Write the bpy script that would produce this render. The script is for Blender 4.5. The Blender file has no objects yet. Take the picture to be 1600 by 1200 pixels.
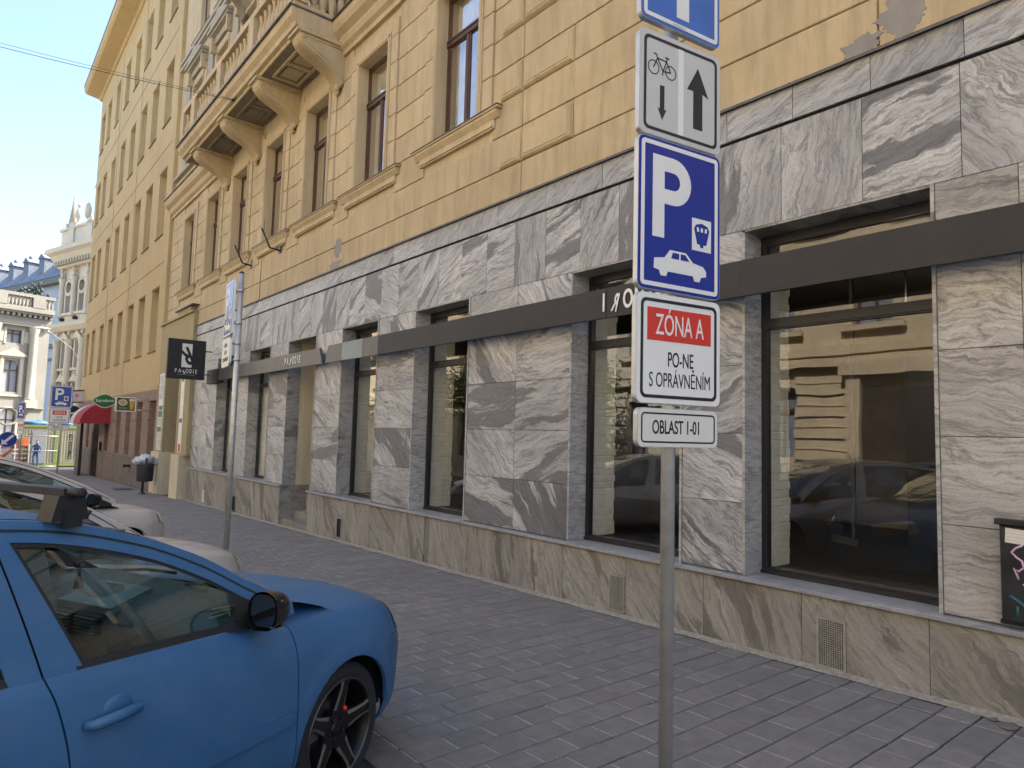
import bpy, bmesh, math, random
from mathutils import Vector, Matrix, noise
PI = math.pi
R = math.radians
random.seed(7)
S = bpy.context.scene
COL = S.collection

# ------------------------------------------------------------------ camera
CAM_Z = 1.76
YAW, PITCH, ROLL, FPX = R(39.144), R(4.419), R(1.498), 1055.23
fw = Vector((math.sin(YAW)*math.cos(PITCH), math.cos(YAW)*math.cos(PITCH), math.sin(PITCH)))
rt = Vector((math.cos(YAW), -math.sin(YAW), 0))
up = rt.cross(fw)
rt2 = rt*math.cos(ROLL) + up*math.sin(ROLL)
up2 = up*math.cos(ROLL) - rt*math.sin(ROLL)
cam = bpy.data.cameras.new('camera')
camo = bpy.data.objects.new('camera', cam)
COL.objects.link(camo)
M = Matrix((rt2, up2, -fw)).transposed().to_4x4()
M.translation = Vector((0, 0, CAM_Z))
camo.matrix_world = M
cam.sensor_width = 36
cam.lens = FPX/1600*36
cam.clip_start = 0.05
cam.clip_end = 2000
S.camera = camo
S.render.resolution_x = 1024
S.render.resolution_y = 768

# ------------------------------------------------------------------ sky, sun, exposure
SUN_EL, SUN_AZ = R(48), math.atan2(-0.22, 0.975)        # direction towards the sun in the ground plane
world = bpy.data.worlds.new('World')
S.world = world
world.use_nodes = True
wn = world.node_tree
wn.nodes.clear()
sky = wn.nodes.new('ShaderNodeTexSky')
sky.sky_type = 'NISHITA'
sky.sun_disc = False
sky.sun_elevation = SUN_EL
sky.sun_rotation = PI/2 - SUN_AZ
sky.air_density = 1.0
sky.dust_density = 2.4
sky.ozone_density = 2.0
bg = wn.nodes.new('ShaderNodeBackground')
bg.inputs['Strength'].default_value = 0.105
wo = wn.nodes.new('ShaderNodeOutputWorld')
wn.links.new(sky.outputs[0], bg.inputs[0])
wn.links.new(bg.outputs[0], wo.inputs[0])
sun = bpy.data.lights.new('sun', 'SUN')
sun.energy = 3.2
sun.angle = R(0.53)
sun.color = (1.0, 0.95, 0.88)
suno = bpy.data.objects.new('sun', sun)
COL.objects.link(suno)
to_sun = Vector((math.cos(SUN_AZ)*math.cos(SUN_EL), math.sin(SUN_AZ)*math.cos(SUN_EL), math.sin(SUN_EL)))
suno.rotation_euler = to_sun.to_track_quat('Z', 'Y').to_euler()
suno.location = (0, 0, 40)
S.view_settings.view_transform = 'Standard'
S.view_settings.look = 'None'
S.view_settings.gamma = 1
S.view_settings.use_curve_mapping = False
S.view_settings.exposure = 2.27

# ------------------------------------------------------------------ helpers
FRAME = {}
def xf(o):
    """world matrix of an object we placed ourselves"""
    m = FRAME.get(o.name, Matrix())
    if o.parent: m = xf(o.parent) @ m
    return m
def tagit(o, label=None, cat=None, group=None, kind=None):
    if label: o['label'] = label
    if cat: o['category'] = cat
    if group: o['group'] = group
    if kind: o['kind'] = kind
    return o
def thing(name, label, cat, loc=(0, 0, 0), rotz=0, group=None):
    o = bpy.data.objects.new(name, None)
    COL.objects.link(o)
    o.location = loc
    o.rotation_euler = (0, 0, rotz)
    o.empty_display_size = .2
    FRAME[o.name] = Matrix.Translation(loc) @ Matrix.Rotation(rotz, 4, 'Z')
    return tagit(o, label, cat, group)
class MB:
    def __init__(s): s.v = []; s.f = []; s.sm = []
    def add(s, vs, fs, smooth=False):
        b = len(s.v); s.v += [tuple(p) for p in vs]
        s.f += [[b+i for i in f] for f in fs]; s.sm += [smooth]*len(fs); return s
    def box(s, x0, x1, y0, y1, z0, z1):
        x0, x1 = sorted((x0, x1)); y0, y1 = sorted((y0, y1)); z0, z1 = sorted((z0, z1))
        return s.add([(x0,y0,z0),(x1,y0,z0),(x1,y1,z0),(x0,y1,z0),(x0,y0,z1),(x1,y0,z1),(x1,y1,z1),(x0,y1,z1)],
                     [(0,3,2,1),(4,5,6,7),(0,1,5,4),(1,2,6,5),(2,3,7,6),(3,0,4,7)])
    def cbox(s, x0, x1, y0, y1, z0, z1, c):
        """box whose -X face is chamfered by c"""
        return s.add([(x0+c,y0,z0),(x0+c,y1,z0),(x0+c,y1,z1),(x0+c,y0,z1),(x0,y0+c,z0+c),(x0,y1-c,z0+c),(x0,y1-c,z1-c),(x0,y0+c,z1-c),
                      (x1,y0,z0),(x1,y1,z0),(x1,y1,z1),(x1,y0,z1)],
                     [(4,7,6,5),(0,4,5,1),(1,5,6,2),(2,6,7,3),(3,7,4,0),(0,1,9,8),(1,2,10,9),(2,3,11,10),(3,0,8,11),(8,9,10,11)])
    def prism(s, pts, off, smooth=False):
        """polygon pts (3d) extruded by vector off"""
        n = len(pts); off = Vector(off)
        a = [Vector(p) for p in pts]; b = [p+off for p in a]
        return s.add(a+b, [list(range(n))[::-1], list(range(n, 2*n))]+[(i,(i+1)%n,n+(i+1)%n,n+i) for i in range(n)], smooth)
    def tube(s, path, r, n=8, cap=True):
        P = [Vector(p) for p in path]; rs = r if isinstance(r, (list, tuple)) else [r]*len(P)
        vs = []; fs = []
        ref = None
        for i, p in enumerate(P):
            d = (P[min(i+1, len(P)-1)]-P[max(i-1, 0)]).normalized()
            if ref is None: ref = Vector((0,0,1)) if abs(d.z) < .9 else Vector((1,0,0))
            u = (ref - d*ref.dot(d)).normalized(); w = d.cross(u); ref = u
            vs += [p+(u*math.cos(2*PI*k/n)+w*math.sin(2*PI*k/n))*rs[i] for k in range(n)]
        for i in range(len(P)-1):
            for k in range(n):
                fs.append((i*n+k, i*n+(k+1)%n, (i+1)*n+(k+1)%n, (i+1)*n+k))
        if cap: fs += [list(range(n))[::-1], [(len(P)-1)*n+k for k in range(n)]]
        return s.add(vs, fs, True)
    def lathe(s, prof, c=(0,0,0), axis='z', n=20):
        """prof list of (r, h)"""
        vs = []; fs = []
        for r, h in prof:
            for k in range(n):
                a = 2*PI*k/n; x, y = r*math.cos(a), r*math.sin(a)
                p = {'z':(x,y,h),'y':(x,h,y),'x':(h,x,y)}[axis]
                vs.append((p[0]+c[0],p[1]+c[1],p[2]+c[2]))
        for i in range(len(prof)-1):
            for k in range(n): fs.append((i*n+k, i*n+(k+1)%n, (i+1)*n+(k+1)%n, (i+1)*n+k))
        return s.add(vs, fs, True)
    def grid(s, fn, nu, nv, smooth=True, thick=None):
        vs = [fn(i/nu, j/nv) for i in range(nu+1) for j in range(nv+1)]
        fs = [(i*(nv+1)+j, (i+1)*(nv+1)+j, (i+1)*(nv+1)+j+1, i*(nv+1)+j+1) for i in range(nu) for j in range(nv)]
        return s.add(vs, fs, smooth)
    def sphere(s, c, r, nu=10, nv=8, j=0):
        rr = r if isinstance(r, (tuple, list)) else (r, r, r)
        def f(u, v):
            a = 2*PI*u; b = PI*v; q = 1
            d = Vector((math.sin(b)*math.cos(a), math.sin(b)*math.sin(a), math.cos(b)))
            if j: q = 1 + j*noise.noise(d*2.3 + Vector(c))
            return (c[0]+rr[0]*q*d.x, c[1]+rr[1]*q*d.y, c[2]+rr[2]*q*d.z)
        return s.grid(f, nu, nv)
    def build(s, name, m, parent=None, world=True, label=None, cat=None, group=None, kind=None, recalc=True):
        me = bpy.data.meshes.new(name)
        vs = s.v
        if parent and world:
            inv = xf(parent).inverted()
            vs = [inv @ Vector(p) for p in vs]
        me.from_pydata([tuple(p) for p in vs], [], s.f)
        me.polygons.foreach_set('use_smooth', s.sm)
        if recalc:
            bm = bmesh.new(); bm.from_mesh(me)
            bmesh.ops.remove_doubles(bm, verts=bm.verts, dist=1e-5)
            bmesh.ops.recalc_face_normals(bm, faces=bm.faces)
            bm.to_mesh(me); bm.free()
        mm = m if isinstance(m, (list, tuple)) else [m]
        for q in mm: me.materials.append(q)
        o = bpy.data.objects.new(name, me)
        COL.objects.link(o)
        if parent: o.parent = parent
        return tagit(o, label, cat, group, kind)
def sheet(me_obj, ang=35):
    """smooth shading with sharp edges above the angle"""
    me = me_obj.data
    me.polygons.foreach_set('use_smooth', [True]*len(me.polygons))
    me.set_sharp_from_angle(angle=R(ang))
    return me_obj
def shared(name, mesh, parent, loc=(0,0,0), rot=(0,0,0), scale=(1,1,1), world=True):
    o = bpy.data.objects.new(name, mesh)
    COL.objects.link(o); o.parent = parent
    m = Matrix.Translation(loc) @ Matrix.Rotation(rot[2],4,'Z') @ Matrix.Rotation(rot[1],4,'Y') @ Matrix.Rotation(rot[0],4,'X') @ Matrix.Diagonal((*scale,1))
    if world and parent: m = xf(parent).inverted() @ m
    o.matrix_basis = m
    return o
def copy_tree(o, parent=None, suffix=None):
    c = o.copy(); COL.objects.link(c); c.parent = parent
    FRAME[c.name] = FRAME.get(o.name, Matrix())
    for ch in list(o.children): copy_tree(ch, c)
    return c
def place(o, loc, rotz=0):
    o.location = loc; o.rotation_euler = (0,0,rotz)
    FRAME[o.name] = Matrix.Translation(loc) @ Matrix.Rotation(rotz, 4, 'Z')
def gz(y): return .045 - .0205*max(-25, min(y, 120))

# ------------------------------------------------------------------ materials
MAT = {}
class NT:
    def __init__(s, name):
        s.m = bpy.data.materials.new(name); s.m.use_nodes = True
        s.t = s.m.node_tree; s.t.nodes.clear()
        s.out = s.n('OutputMaterial'); s.b = s.n('BsdfPrincipled')
        s.l(s.b.outputs[0], s.out.inputs[0]); s.co = None
        MAT[name] = s.m
    def n(s, t, **k):
        x = s.t.nodes.new('ShaderNode'+t)
        for a, b in k.items(): setattr(x, a, b)
        return x
    def l(s, a, b): s.t.links.new(a, b)
    def coord(s, rnd=0, scale=(1,1,1), rot=None):
        tc = s.n('TexCoord'); o = tc.outputs['Object']
        if rnd:
            oi = s.n('ObjectInfo'); m = s.n('VectorMath', operation='MULTIPLY'); cm = s.n('CombineXYZ')
            s.l(oi.outputs['Random'], cm.inputs[0]); s.l(oi.outputs['Random'], cm.inputs[1]); s.l(oi.outputs['Random'], cm.inputs[2])
            s.l(cm.outputs[0], m.inputs[0]); m.inputs[1].default_value = (rnd, rnd*1.7, rnd*.6)
            a = s.n('VectorMath', operation='ADD'); s.l(o, a.inputs[0]); s.l(m.outputs[0], a.inputs[1]); o = a.outputs[0]
        if scale != (1,1,1) or rot:
            mp = s.n('Mapping'); s.l(o, mp.inputs[0]); mp.inputs['Scale'].default_value = scale
            if rot: mp.inputs['Rotation'].default_value = rot
            o = mp.outputs[0]
        return o
    def noise(s, co, scale, detail=4, rough=.55, dist=0):
        x = s.n('TexNoise'); s.l(co, x.inputs['Vector']); x.inputs['Scale'].default_value = scale
        x.inputs['Detail'].default_value = detail; x.inputs['Roughness'].default_value = rough; x.inputs['Distortion'].default_value = dist
        return x.outputs['Fac']
    def ramp(s, fac, stops):
        x = s.n('ValToRGB'); s.l(fac, x.inputs[0]); e = x.color_ramp.elements
        while len(e) < len(stops): e.new(.5)
        for i, (p, c) in enumerate(stops):
            e[i].position = p; e[i].color = (*c, 1) if isinstance(c, tuple) else (c, c, c, 1)
        return x.outputs[0]
    def mix(s, fac, a, b, mode='MIX'):
        x = s.n('Mix', data_type='RGBA', blend_type=mode)
        for q, v in ((0, fac), (6, a), (7, b)):
            if hasattr(v, 'links'): s.l(v, x.inputs[q])
            elif isinstance(v, tuple): x.inputs[q].default_value = (*v, 1)
            else: x.inputs[q].default_value = v
        return x.outputs[2]
    def bump(s, h, dist=.01, strength=.5):
        x = s.n('Bump'); s.l(h, x.inputs['Height']); x.inputs['Distance'].default_value = dist; x.inputs['Strength'].default_value = strength
        s.l(x.outputs[0], s.b.inputs['Normal']); return x
    def set(s, **k):
        for a, v in k.items():
            i = s.b.inputs[{'col':'Base Color','rough':'Roughness','metal':'Metallic','spec':'Specular IOR Level','coat':'Coat Weight','coatr':'Coat Roughness','ecol':'Emission Color','es':'Emission Strength'}[a]]
            if hasattr(v, 'links'): s.l(v, i)
            elif isinstance(v, tuple): i.default_value = (*v, 1)
            else: i.default_value = v
        return s
def simple(name, col, rough=.6, metal=0, var=.12, scale=6, rnd=9, bump=0, spec=.5, tint=None, coat=0):
    t = NT(name); co = t.coord(rnd)
    f = t.noise(co, scale, 5, .6)
    lo = tuple(c*(1-var) for c in col); hi = tuple(min(1, c*(1+var)) for c in col)
    c = t.ramp(f, [(.3, lo), (.7, hi)])
    if tint: c = t.mix(t.ramp(t.noise(co, scale*.25, 3), [(.5, 0.), (.75, 1.)]), c, tint)
    t.set(col=c, rough=rough, metal=metal, spec=spec, coat=coat)
    if bump: t.bump(t.noise(co, scale*6, 4), bump, .6)
    return t.m
def plaster(name, col, dirt, scale=1.0, blotch=.22):
    t = NT(name); tc = t.coord(0); co = t.coord(3)
    a = t.noise(tc, .7*scale, 5, .6, .3); st = t.noise(t.coord(3, (4, 4, .55)), 1.6, 5, .65)
    c = t.ramp(a, [(.25, tuple(x*(1-blotch) for x in col)), (.7, tuple(min(1, x*1.08) for x in col))])
    c = t.mix(t.ramp(st, [(.44, 0.), (.74, .7)]), c, dirt)
    c = t.mix(t.ramp(t.noise(tc, 14, 4, .7), [(.35, 0.), (.75, .25)]), c, tuple(x*.75 for x in col))
    oi = t.n('ObjectInfo'); c = t.mix(t.ramp(oi.outputs['Random'], [(0., 0.), (1., .16)]), c, dirt)
    t.set(col=c, rough=.9, spec=.25); t.bump(t.noise(tc, 40, 6, .7), .004, .7)
    return t.m
plaster('plaster_yellow', (.60, .485, .295), (.33, .265, .175))
plaster('plaster_trim', (.61, .495, .31), (.40, .32, .21))
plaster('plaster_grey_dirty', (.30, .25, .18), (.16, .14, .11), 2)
plaster('plaster_ochre', (.56, .43, .225), (.38, .29, .17), .4, .14)
plaster('plaster_pale', (.46, .42, .33), (.35, .32, .25), .3)
plaster('plaster_white', (.30, .275, .225), (.23, .21, .175), .3)
plaster('plaster_ornate', (.66, .60, .48), (.46, .42, .35), .3)
plaster('plaster_blueish', (.66, .66, .64), (.5, .5, .5), .3)
plaster('plaster_olive', (.42, .35, .20), (.30, .25, .15), 1, .1)
plaster('plaster_cream_inner', (.66, .58, .42), (.5, .43, .31), 1, .08)
plaster('plaster_opposite', (.62, .50, .33), (.44, .36, .25), .5)
plaster('plaster_opposite_pale', (.66, .60, .50), (.45, .38, .28), .5)
plaster('cement_patch', (.33, .315, .29), (.26, .25, .23), 3)
def marble(name, light, mid, dark, band=.5, dirt=None, tilt=0.0, spread=1.3, rough=.42):
    t = NT(name); tc = t.n('TexCoord'); oi = t.n('ObjectInfo')
    mr = t.n('MapRange'); t.l(oi.outputs['Random'], mr.inputs[0]); mr.inputs[3].default_value = tilt-spread/2; mr.inputs[4].default_value = tilt+spread/2
    rot = t.n('VectorRotate', rotation_type='X_AXIS'); t.l(tc.outputs['Object'], rot.inputs['Vector']); t.l(mr.outputs[0], rot.inputs['Angle'])
    mul = t.n('Math', operation='MULTIPLY'); t.l(oi.outputs['Random'], mul.inputs[0]); mul.inputs[1].default_value = 61.3
    cx = t.n('CombineXYZ'); [t.l(mul.outputs[0], cx.inputs[i]) for i in range(3)]
    ad = t.n('VectorMath', operation='ADD'); t.l(rot.outputs[0], ad.inputs[0]); t.l(cx.outputs[0], ad.inputs[1])
    # warp the coordinates so that the veins wander and fold
    wn_ = t.n('TexNoise'); t.l(ad.outputs[0], wn_.inputs['Vector']); wn_.inputs['Scale'].default_value = 1.7; wn_.inputs['Detail'].default_value = 4
    wsub = t.n('VectorMath', operation='SUBTRACT'); t.l(wn_.outputs['Color'], wsub.inputs[0]); wsub.inputs[1].default_value = (.5,.5,.5)
    wn_.inputs['Detail'].default_value = 7; wn_.inputs['Roughness'].default_value = .6
    wsc = t.n('VectorMath', operation='MULTIPLY'); t.l(wsub.outputs[0], wsc.inputs[0]); wsc.inputs[1].default_value = (.12,.12,.30)
    wad = t.n('VectorMath', operation='ADD'); t.l(ad.outputs[0], wad.inputs[0]); t.l(wsc.outputs[0], wad.inputs[1])
    def st(sc):
        m = t.n('Mapping'); t.l(wad.outputs[0], m.inputs[0]); m.inputs['Scale'].default_value = sc; return m.outputs[0]
    fine = t.noise(st((3, 1.2, 19)), 2.0, 11, .74, .12)
    fold = t.noise(st((1.0, .55, 3.6)), 1.15, 6, .6, .5)
    soft = t.noise(st((.6, .6, 1.6)), 1.0, 4, .6)
    vein = t.noise(st((1, .8, 5.5)), 1.2, 7, .62, .8)
    c = t.ramp(fine, [(.38, mid), (.49, tuple((a*.7+b*.3) for a, b in zip(light, mid))), (.585, light)])
    c = t.mix(t.ramp(soft, [(.42, .0), (.60, .50)]), c, mid)
    ab = t.n('Math', operation='SUBTRACT'); t.l(vein, ab.inputs[0]); ab.inputs[1].default_value = .5
    ab2 = t.n('Math', operation='ABSOLUTE'); t.l(ab.outputs[0], ab2.inputs[0])
    c = t.mix(t.ramp(ab2.outputs[0], [(.0, .60), (.010, .34), (.03, .0)]), c, dark)
    lvl = t.n('Math', operation='MULTIPLY_ADD'); r2 = t.n('Math', operation='FRACT'); m7 = t.n('Math', operation='MULTIPLY')
    t.l(oi.outputs['Random'], m7.inputs[0]); m7.inputs[1].default_value = 7.77; t.l(m7.outputs[0], r2.inputs[0])
    t.l(r2.outputs[0], lvl.inputs[0]); lvl.inputs[1].default_value = .17*band*2; t.l(fold, lvl.inputs[2])
    c = t.mix(t.ramp(lvl.outputs[0], [(.66, .0), (.70, .78)]), c, dark)
    grit = t.noise(ad.outputs[0], 60, 5, .7)
    c = t.mix(t.ramp(grit, [(.42, 0.), (.70, .45)]), c, mid)
    c = t.mix(t.ramp(oi.outputs['Random'], [(0., 0.), (1., .25)]), c, mid)
    if dirt:
        d = t.noise(t.coord(5, (3, 3, .8)), 1.6, 5, .65)
        c = t.mix(t.ramp(d, [(.35, .10), (.75, .65)]), c, dirt)
    t.set(col=c, rough=rough, spec=.4)
    t.bump(fine, .002, .35)
    return t.m
marble('marble_wall', (.66,.665,.66), (.225,.23,.24), (.055,.06,.07), .6, None, -.35, 1.5)
marble('marble_frieze', (.57,.58,.585), (.24,.247,.262), (.08,.085,.10), .35, None, .55, 1.0)
marble('marble_row', (.66,.665,.66), (.23,.235,.245), (.065,.07,.085), .5, None, .9, 1.6)
marble('marble_right', (.61,.60,.57), (.26,.255,.245), (.08,.08,.085), .2, None, -.05, .35)
marble('marble_plinth', (.46,.45,.42), (.19,.186,.175), (.045,.045,.046), .55, (.25,.225,.18), -1.0, .8, .6)
marble('marble_ledge', (.40,.40,.40), (.25,.255,.265), (.18,.19,.21), .2, None, .1, .3, .35)
marble('marble_reveal', (.46,.45,.42), (.26,.255,.24), (.09,.09,.09), .55, None, -1.1, .8)
simple('metal_anthracite', (.038,.037,.041), .5, .35, .1, 3, spec=.4)
simple('metal_anthracite_light', (.10,.103,.112), .38, .5, .1, 3)
simple('metal_blue_panel', (.16,.21,.27), .3, .4)
simple('metal_frame', (.028,.028,.030), .38, .3)
simple('flashing', (.13,.12,.12), .5, .6, .2)
simple('wood_brown', (.085,.04,.026), .5, 0, .2, 12)
simple('galvanised', (.50,.51,.49), .42, .6, .15, 12, bump=.0004)
simple('sign_edge', (.55,.57,.58), .4, .7)
simple('sign_white', (.78,.77,.72), .45, 0, .02)
simple('sign_white_dirty', (.70,.68,.61), .5, 0, .05)
simple('sign_grey', (.56,.55,.51), .5, 0, .02)
simple('sign_blue', (.012,.033,.27), .2, 0, .05)
simple('sign_blue_faded', (.05,.16,.52), .28, 0, .4, 1.2)
simple('sign_black', (.012,.012,.013), .4, 0, .05)
simple('sign_red', (.62,.035,.02), .4, 0, .04)
simple('paint_white', (.72,.70,.65), .5)
simple('lettering_white', (.80,.80,.78), .5, 0, .02)
simple('asphalt', (.055,.055,.057), .9, 0, .25, 30, bump=.006)
simple('kerb_stone', (.16,.155,.145), .85, 0, .25, 12, bump=.004)
simple('mortar_sand', (.30,.27,.215), .95, 0, .3, 25, bump=.004)
simple('joint_dust', (.38,.355,.32), .95, 0, .3, 30)
simple('bedding', (.07,.063,.055), .95, 0, .3, 30, bump=.004)
simple('dust_white', (.6,.6,.58), .9)
simple('grille_metal', (.33,.315,.28), .55, .3, .2, 10)
simple('black_void', (.006,.006,.006), .9)
simple('cardboard', (.28,.17,.09), .9)
simple('painted_brick', (.82,.81,.74), .75, 0, .10, 8, bump=.004)
simple('shop_floor', (.035,.035,.037), .45)
simple('shop_wall', (.20,.175,.14), .9, 0, .2, 2)
simple('shop_black', (.02,.02,.022), .6)
simple('curtain', (.80,.77,.68), .9, 0, .15, 3)
simple('stone_brown', (.25,.17,.13), .8, 0, .22, 5, bump=.003)
simple('stone_brown_dirty', (.17,.135,.115), .9, 0, .3, 5, bump=.003)
simple('slate', (.17,.19,.23), .6, 0, .3, 2)
simple('copper_grey', (.10,.11,.13), .6)
simple('awning_red', (.36,.03,.04), .8, 0, .15, 5)
simple('awning_white', (.60,.57,.56), .8)
simple('door_dark', (.03,.02,.018), .5)
simple('green_sign', (.01,.14,.035), .4)
simple('ad_green', (.05,.11,.035), .5)
simple('beer_yellow', (.65,.36,.05), .5)
simple('foam_cream', (.75,.68,.52), .6)
simple('poster_a', (.55,.55,.55), .8); simple('poster_b', (.18,.12,.20), .8); simple('poster_c', (.10,.25,.18), .8); simple('poster_d', (.55,.12,.14), .8)
simple('bag_white', (.62,.63,.66), .35, 0, .1, 6)
simple('bin_grey', (.075,.08,.085), .5, .4)
simple('container_cream', (.40,.39,.29), .6, 0, .06)
simple('container_lime', (.24,.30,.08), .6, 0, .06)
simple('tarp_blue', (.06,.16,.45), .5, 0, .3, 6)
simple('rust_brown', (.16,.06,.045), .8, 0, .3, 6)
simple('safety_orange', (.75,.16,.05), .6)
simple('cloth_blue', (.05,.10,.22), .9)
simple('skin', (.45,.27,.19), .6, 0, .05)
simple('hair_dark', (.02,.014,.01), .8)
simple('curtain_grey', (.30,.31,.33), .8)
simple('bark', (.09,.065,.045), .9, 0, .3, 10, bump=.01)
simple('graffiti_pink', (.62,.40,.58), .5); simple('graffiti_teal', (.02,.12,.15), .5)
simple('utility_black', (.016,.020,.022), .4, 0, .5, 5)
simple('concrete', (.20,.195,.18), .9, 0, .2, 10)
simple('wire_black', (.02,.02,.02), .6)
# cars
simple('rim_lip_dark', (.10,.095,.09), .4, .8)
simple('tyre', (.018,.018,.019), .75, 0, .2, 20, bump=.001)
simple('rim_dark', (.022,.021,.022), .38, .6)
simple('rim_machined', (.34,.31,.27), .35, .9, .12, 20)
simple('brake_disc', (.22,.21,.20), .4, .9)
simple('caliper_red', (.45,.03,.02), .4)
simple('plastic_black', (.014,.014,.015), .5, 0, .15)
simple('plastic_black_gloss', (.012,.012,.013), .16)
simple('rubber', (.012,.012,.012), .65)
simple('chrome', (.6,.6,.6), .12, 1.0, .02)
simple('mirror_glass', (.12,.12,.12), .04, 1.0, .02)
simple('dash_teal', (.07,.09,.095), .6, 0, .12, 6, bump=.0005)
simple('dash_light', (.14,.175,.18), .55, 0, .1, 6)
simple('seat_cloth', (.03,.03,.032), .9)
simple('headliner', (.13,.125,.115), .95)
simple('lamp_orange', (.8,.35,.1), .2)
simple('paper', (.42,.39,.28), .8)  # golden reflection tone painted on the dashboard strips
def carpaint(name, col, rough, coat, grain=0, metal=0., dust=.0):
    t = NT(name); co = t.coord(0)
    f = t.noise(co, 2.2, 5, .6)
    c = t.ramp(f, [(.3, tuple(x*.9 for x in col)), (.7, tuple(min(1, x*1.08) for x in col))])
    g = t.noise(co, 420, 3, .7)
    if grain: c = t.mix(t.ramp(g, [(.35, 0.), (.75, grain)]), c, tuple(min(1, x*1.8+.02) for x in col))
    if dust:
        geo = t.n('NewGeometry'); sp = t.n('SeparateXYZ'); t.l(geo.outputs['Normal'], sp.inputs[0])
        d = t.n('Math', operation='MULTIPLY'); t.l(t.ramp(t.noise(co, 7, 6, .65), [(.35, 0.), (.75, 1.)]), d.inputs[0]); d.inputs[1].default_value = dust
        c = t.mix(d.outputs[0], c, (.33,.32,.30))
    t.set(col=c, rough=rough, coat=coat, coatr=.06, metal=metal)
    t.bump(g, .0006, .25 if grain else .05)
    return t.m
carpaint('paint_blue_matte', (.024,.102,.218), .52, 0, .34, .0, .08)
carpaint('paint_beige', (.50,.455,.395), .35, .7, 0, .1, .1)
carpaint('paint_pearl', (.62,.56,.49), .32, .8, 0, .1, .05)
carpaint('paint_dark', (.012,.013,.016), .25, 1)
carpaint('paint_silver', (.42,.43,.43), .3, .8, 0, .6)
def glass(name, tint, refl=1.0, rough=0.0, ior=1.5, faces=2.3):
    t = NT(name); t.t.nodes.remove(t.b)
    tr = t.n('BsdfTransparent'); tr.inputs[0].default_value = (*tint, 1)
    gl = t.n('BsdfGlossy'); gl.inputs['Roughness'].default_value = rough; gl.inputs['Color'].default_value = (refl, refl, refl, 1)
    fr = t.n('Fresnel')
    # a thin pane behaves the same from either side
    ge = t.n('NewGeometry'); io = t.n('MapRange'); t.l(ge.outputs['Backfacing'], io.inputs[0]); io.inputs[3].default_value = ior; io.inputs[4].default_value = 1/ior; t.l(io.outputs[0], fr.inputs['IOR'])
    # two faces of a pane reflect about twice what one does
    mu = t.n('Math', operation='MULTIPLY'); mu.use_clamp = True; t.l(fr.outputs[0], mu.inputs[0]); mu.inputs[1].default_value = faces
    co = t.n('TexCoord'); nz = t.n('TexNoise'); t.l(co.outputs['Object'], nz.inputs['Vector']); nz.inputs['Scale'].default_value = 1.1
    bp = t.n('Bump'); t.l(nz.outputs['Fac'], bp.inputs['Height']); bp.inputs['Distance'].default_value = .0035; bp.inputs['Strength'].default_value = .6
    t.l(bp.outputs[0], gl.inputs['Normal'])
    mx = t.n('MixShader'); t.l(mu.outputs[0], mx.inputs[0]); t.l(tr.outputs[0], mx.inputs[1]); t.l(gl.outputs[0], mx.inputs[2])
    t.l(mx.outputs[0], t.out.inputs[0]); return t.m
glass('glass_shop', (.92,.94,.90))
glass('glass_house', (.86,.88,.86), faces=4.5)   # double casements: eight faces
glass('glass_car', (.56,.70,.66), faces=2.0)
glass('glass_lamp', (.8,.8,.8))
def leafmat(name, a, b):
    t = NT(name); co = t.coord(0)
    t.set(col=t.ramp(t.noise(co, 3, 4), [(.3, a), (.7, b)]), rough=.6); return t.m
leafmat('leaf_green', (.035,.075,.015), (.10,.17,.03))
leafmat('leaf_dark', (.02,.035,.03), (.05,.07,.05))
t = NT('paver'); co = t.coord(21)
pc = t.ramp(t.noise(co, 9, 6, .65), [(.3, (.185,.171,.155)), (.7, (.285,.263,.237))])
oi = t.n('ObjectInfo'); pc = t.mix(t.ramp(oi.outputs['Random'], [(0., 0.), (1., .4)]), pc, (.15,.14,.128))
pc = t.mix(t.ramp(t.noise(t.coord(0), .8, 4, .6), [(.45, 0.), (.75, .35)]), pc, (.28,.26,.235))
pc = t.mix(t.ramp(t.noise(co, 60, 3, .8), [(.66, 0.), (.76, .35)]), pc, (.34,.34,.33))
pc = t.mix(t.ramp(t.noise(t.coord(0), 23, 2, .5), [(.70, 0.), (.72, .4)]), pc, (.09,.085,.08))
t.set(col=pc, rough=.82, spec=.35); t.bump(t.noise(co, 55, 5, .7), .004, .6)
m = MAT
# add per-island tone to the pavers
geo = t.n('NewGeometry')
pc2 = t.mix(t.ramp(geo.outputs['Random Per Island'], [(0., 0.), (1., .5)]), pc, (.15,.14,.13)); t.set(col=pc2)

XW = 5.45       # plane of the long facade
# ================================================================== ground
def slope_sheet(x0, x1, ys, dz, name, mt, x_far=None):
    b = MB()
    for a, c in zip(ys[:-1], ys[1:]):
        b.add([(x0,a,gz(a)+dz),(x1,a,gz(a)+dz),(x1,c,gz(c)+dz),(x0,c,gz(c)+dz)], [(0,1,2,3)])
    return b.build(name, mt, kind='structure', recalc=False)
slope_sheet(-300, 300, [-300,-25,120,700], -.15, 'ground', m['bedding'])
slope_sheet(-8.3, 1.86, [-120,-25,48,120], -.012, 'road', m['asphalt'])
slope_sheet(1.8, 5.9, [-25,52], -.022, 'pavement', m['bedding'])
slope_sheet(1.0, 40, [52,120], -.018, 'side_street', m['asphalt'])
slope_sheet(-12.4, -8.4, [-60,100], .07, 'opposite_pavement', m['concrete'])
pavement = bpy.data.objects['pavement']; road = bpy.data.objects['road']
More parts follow.
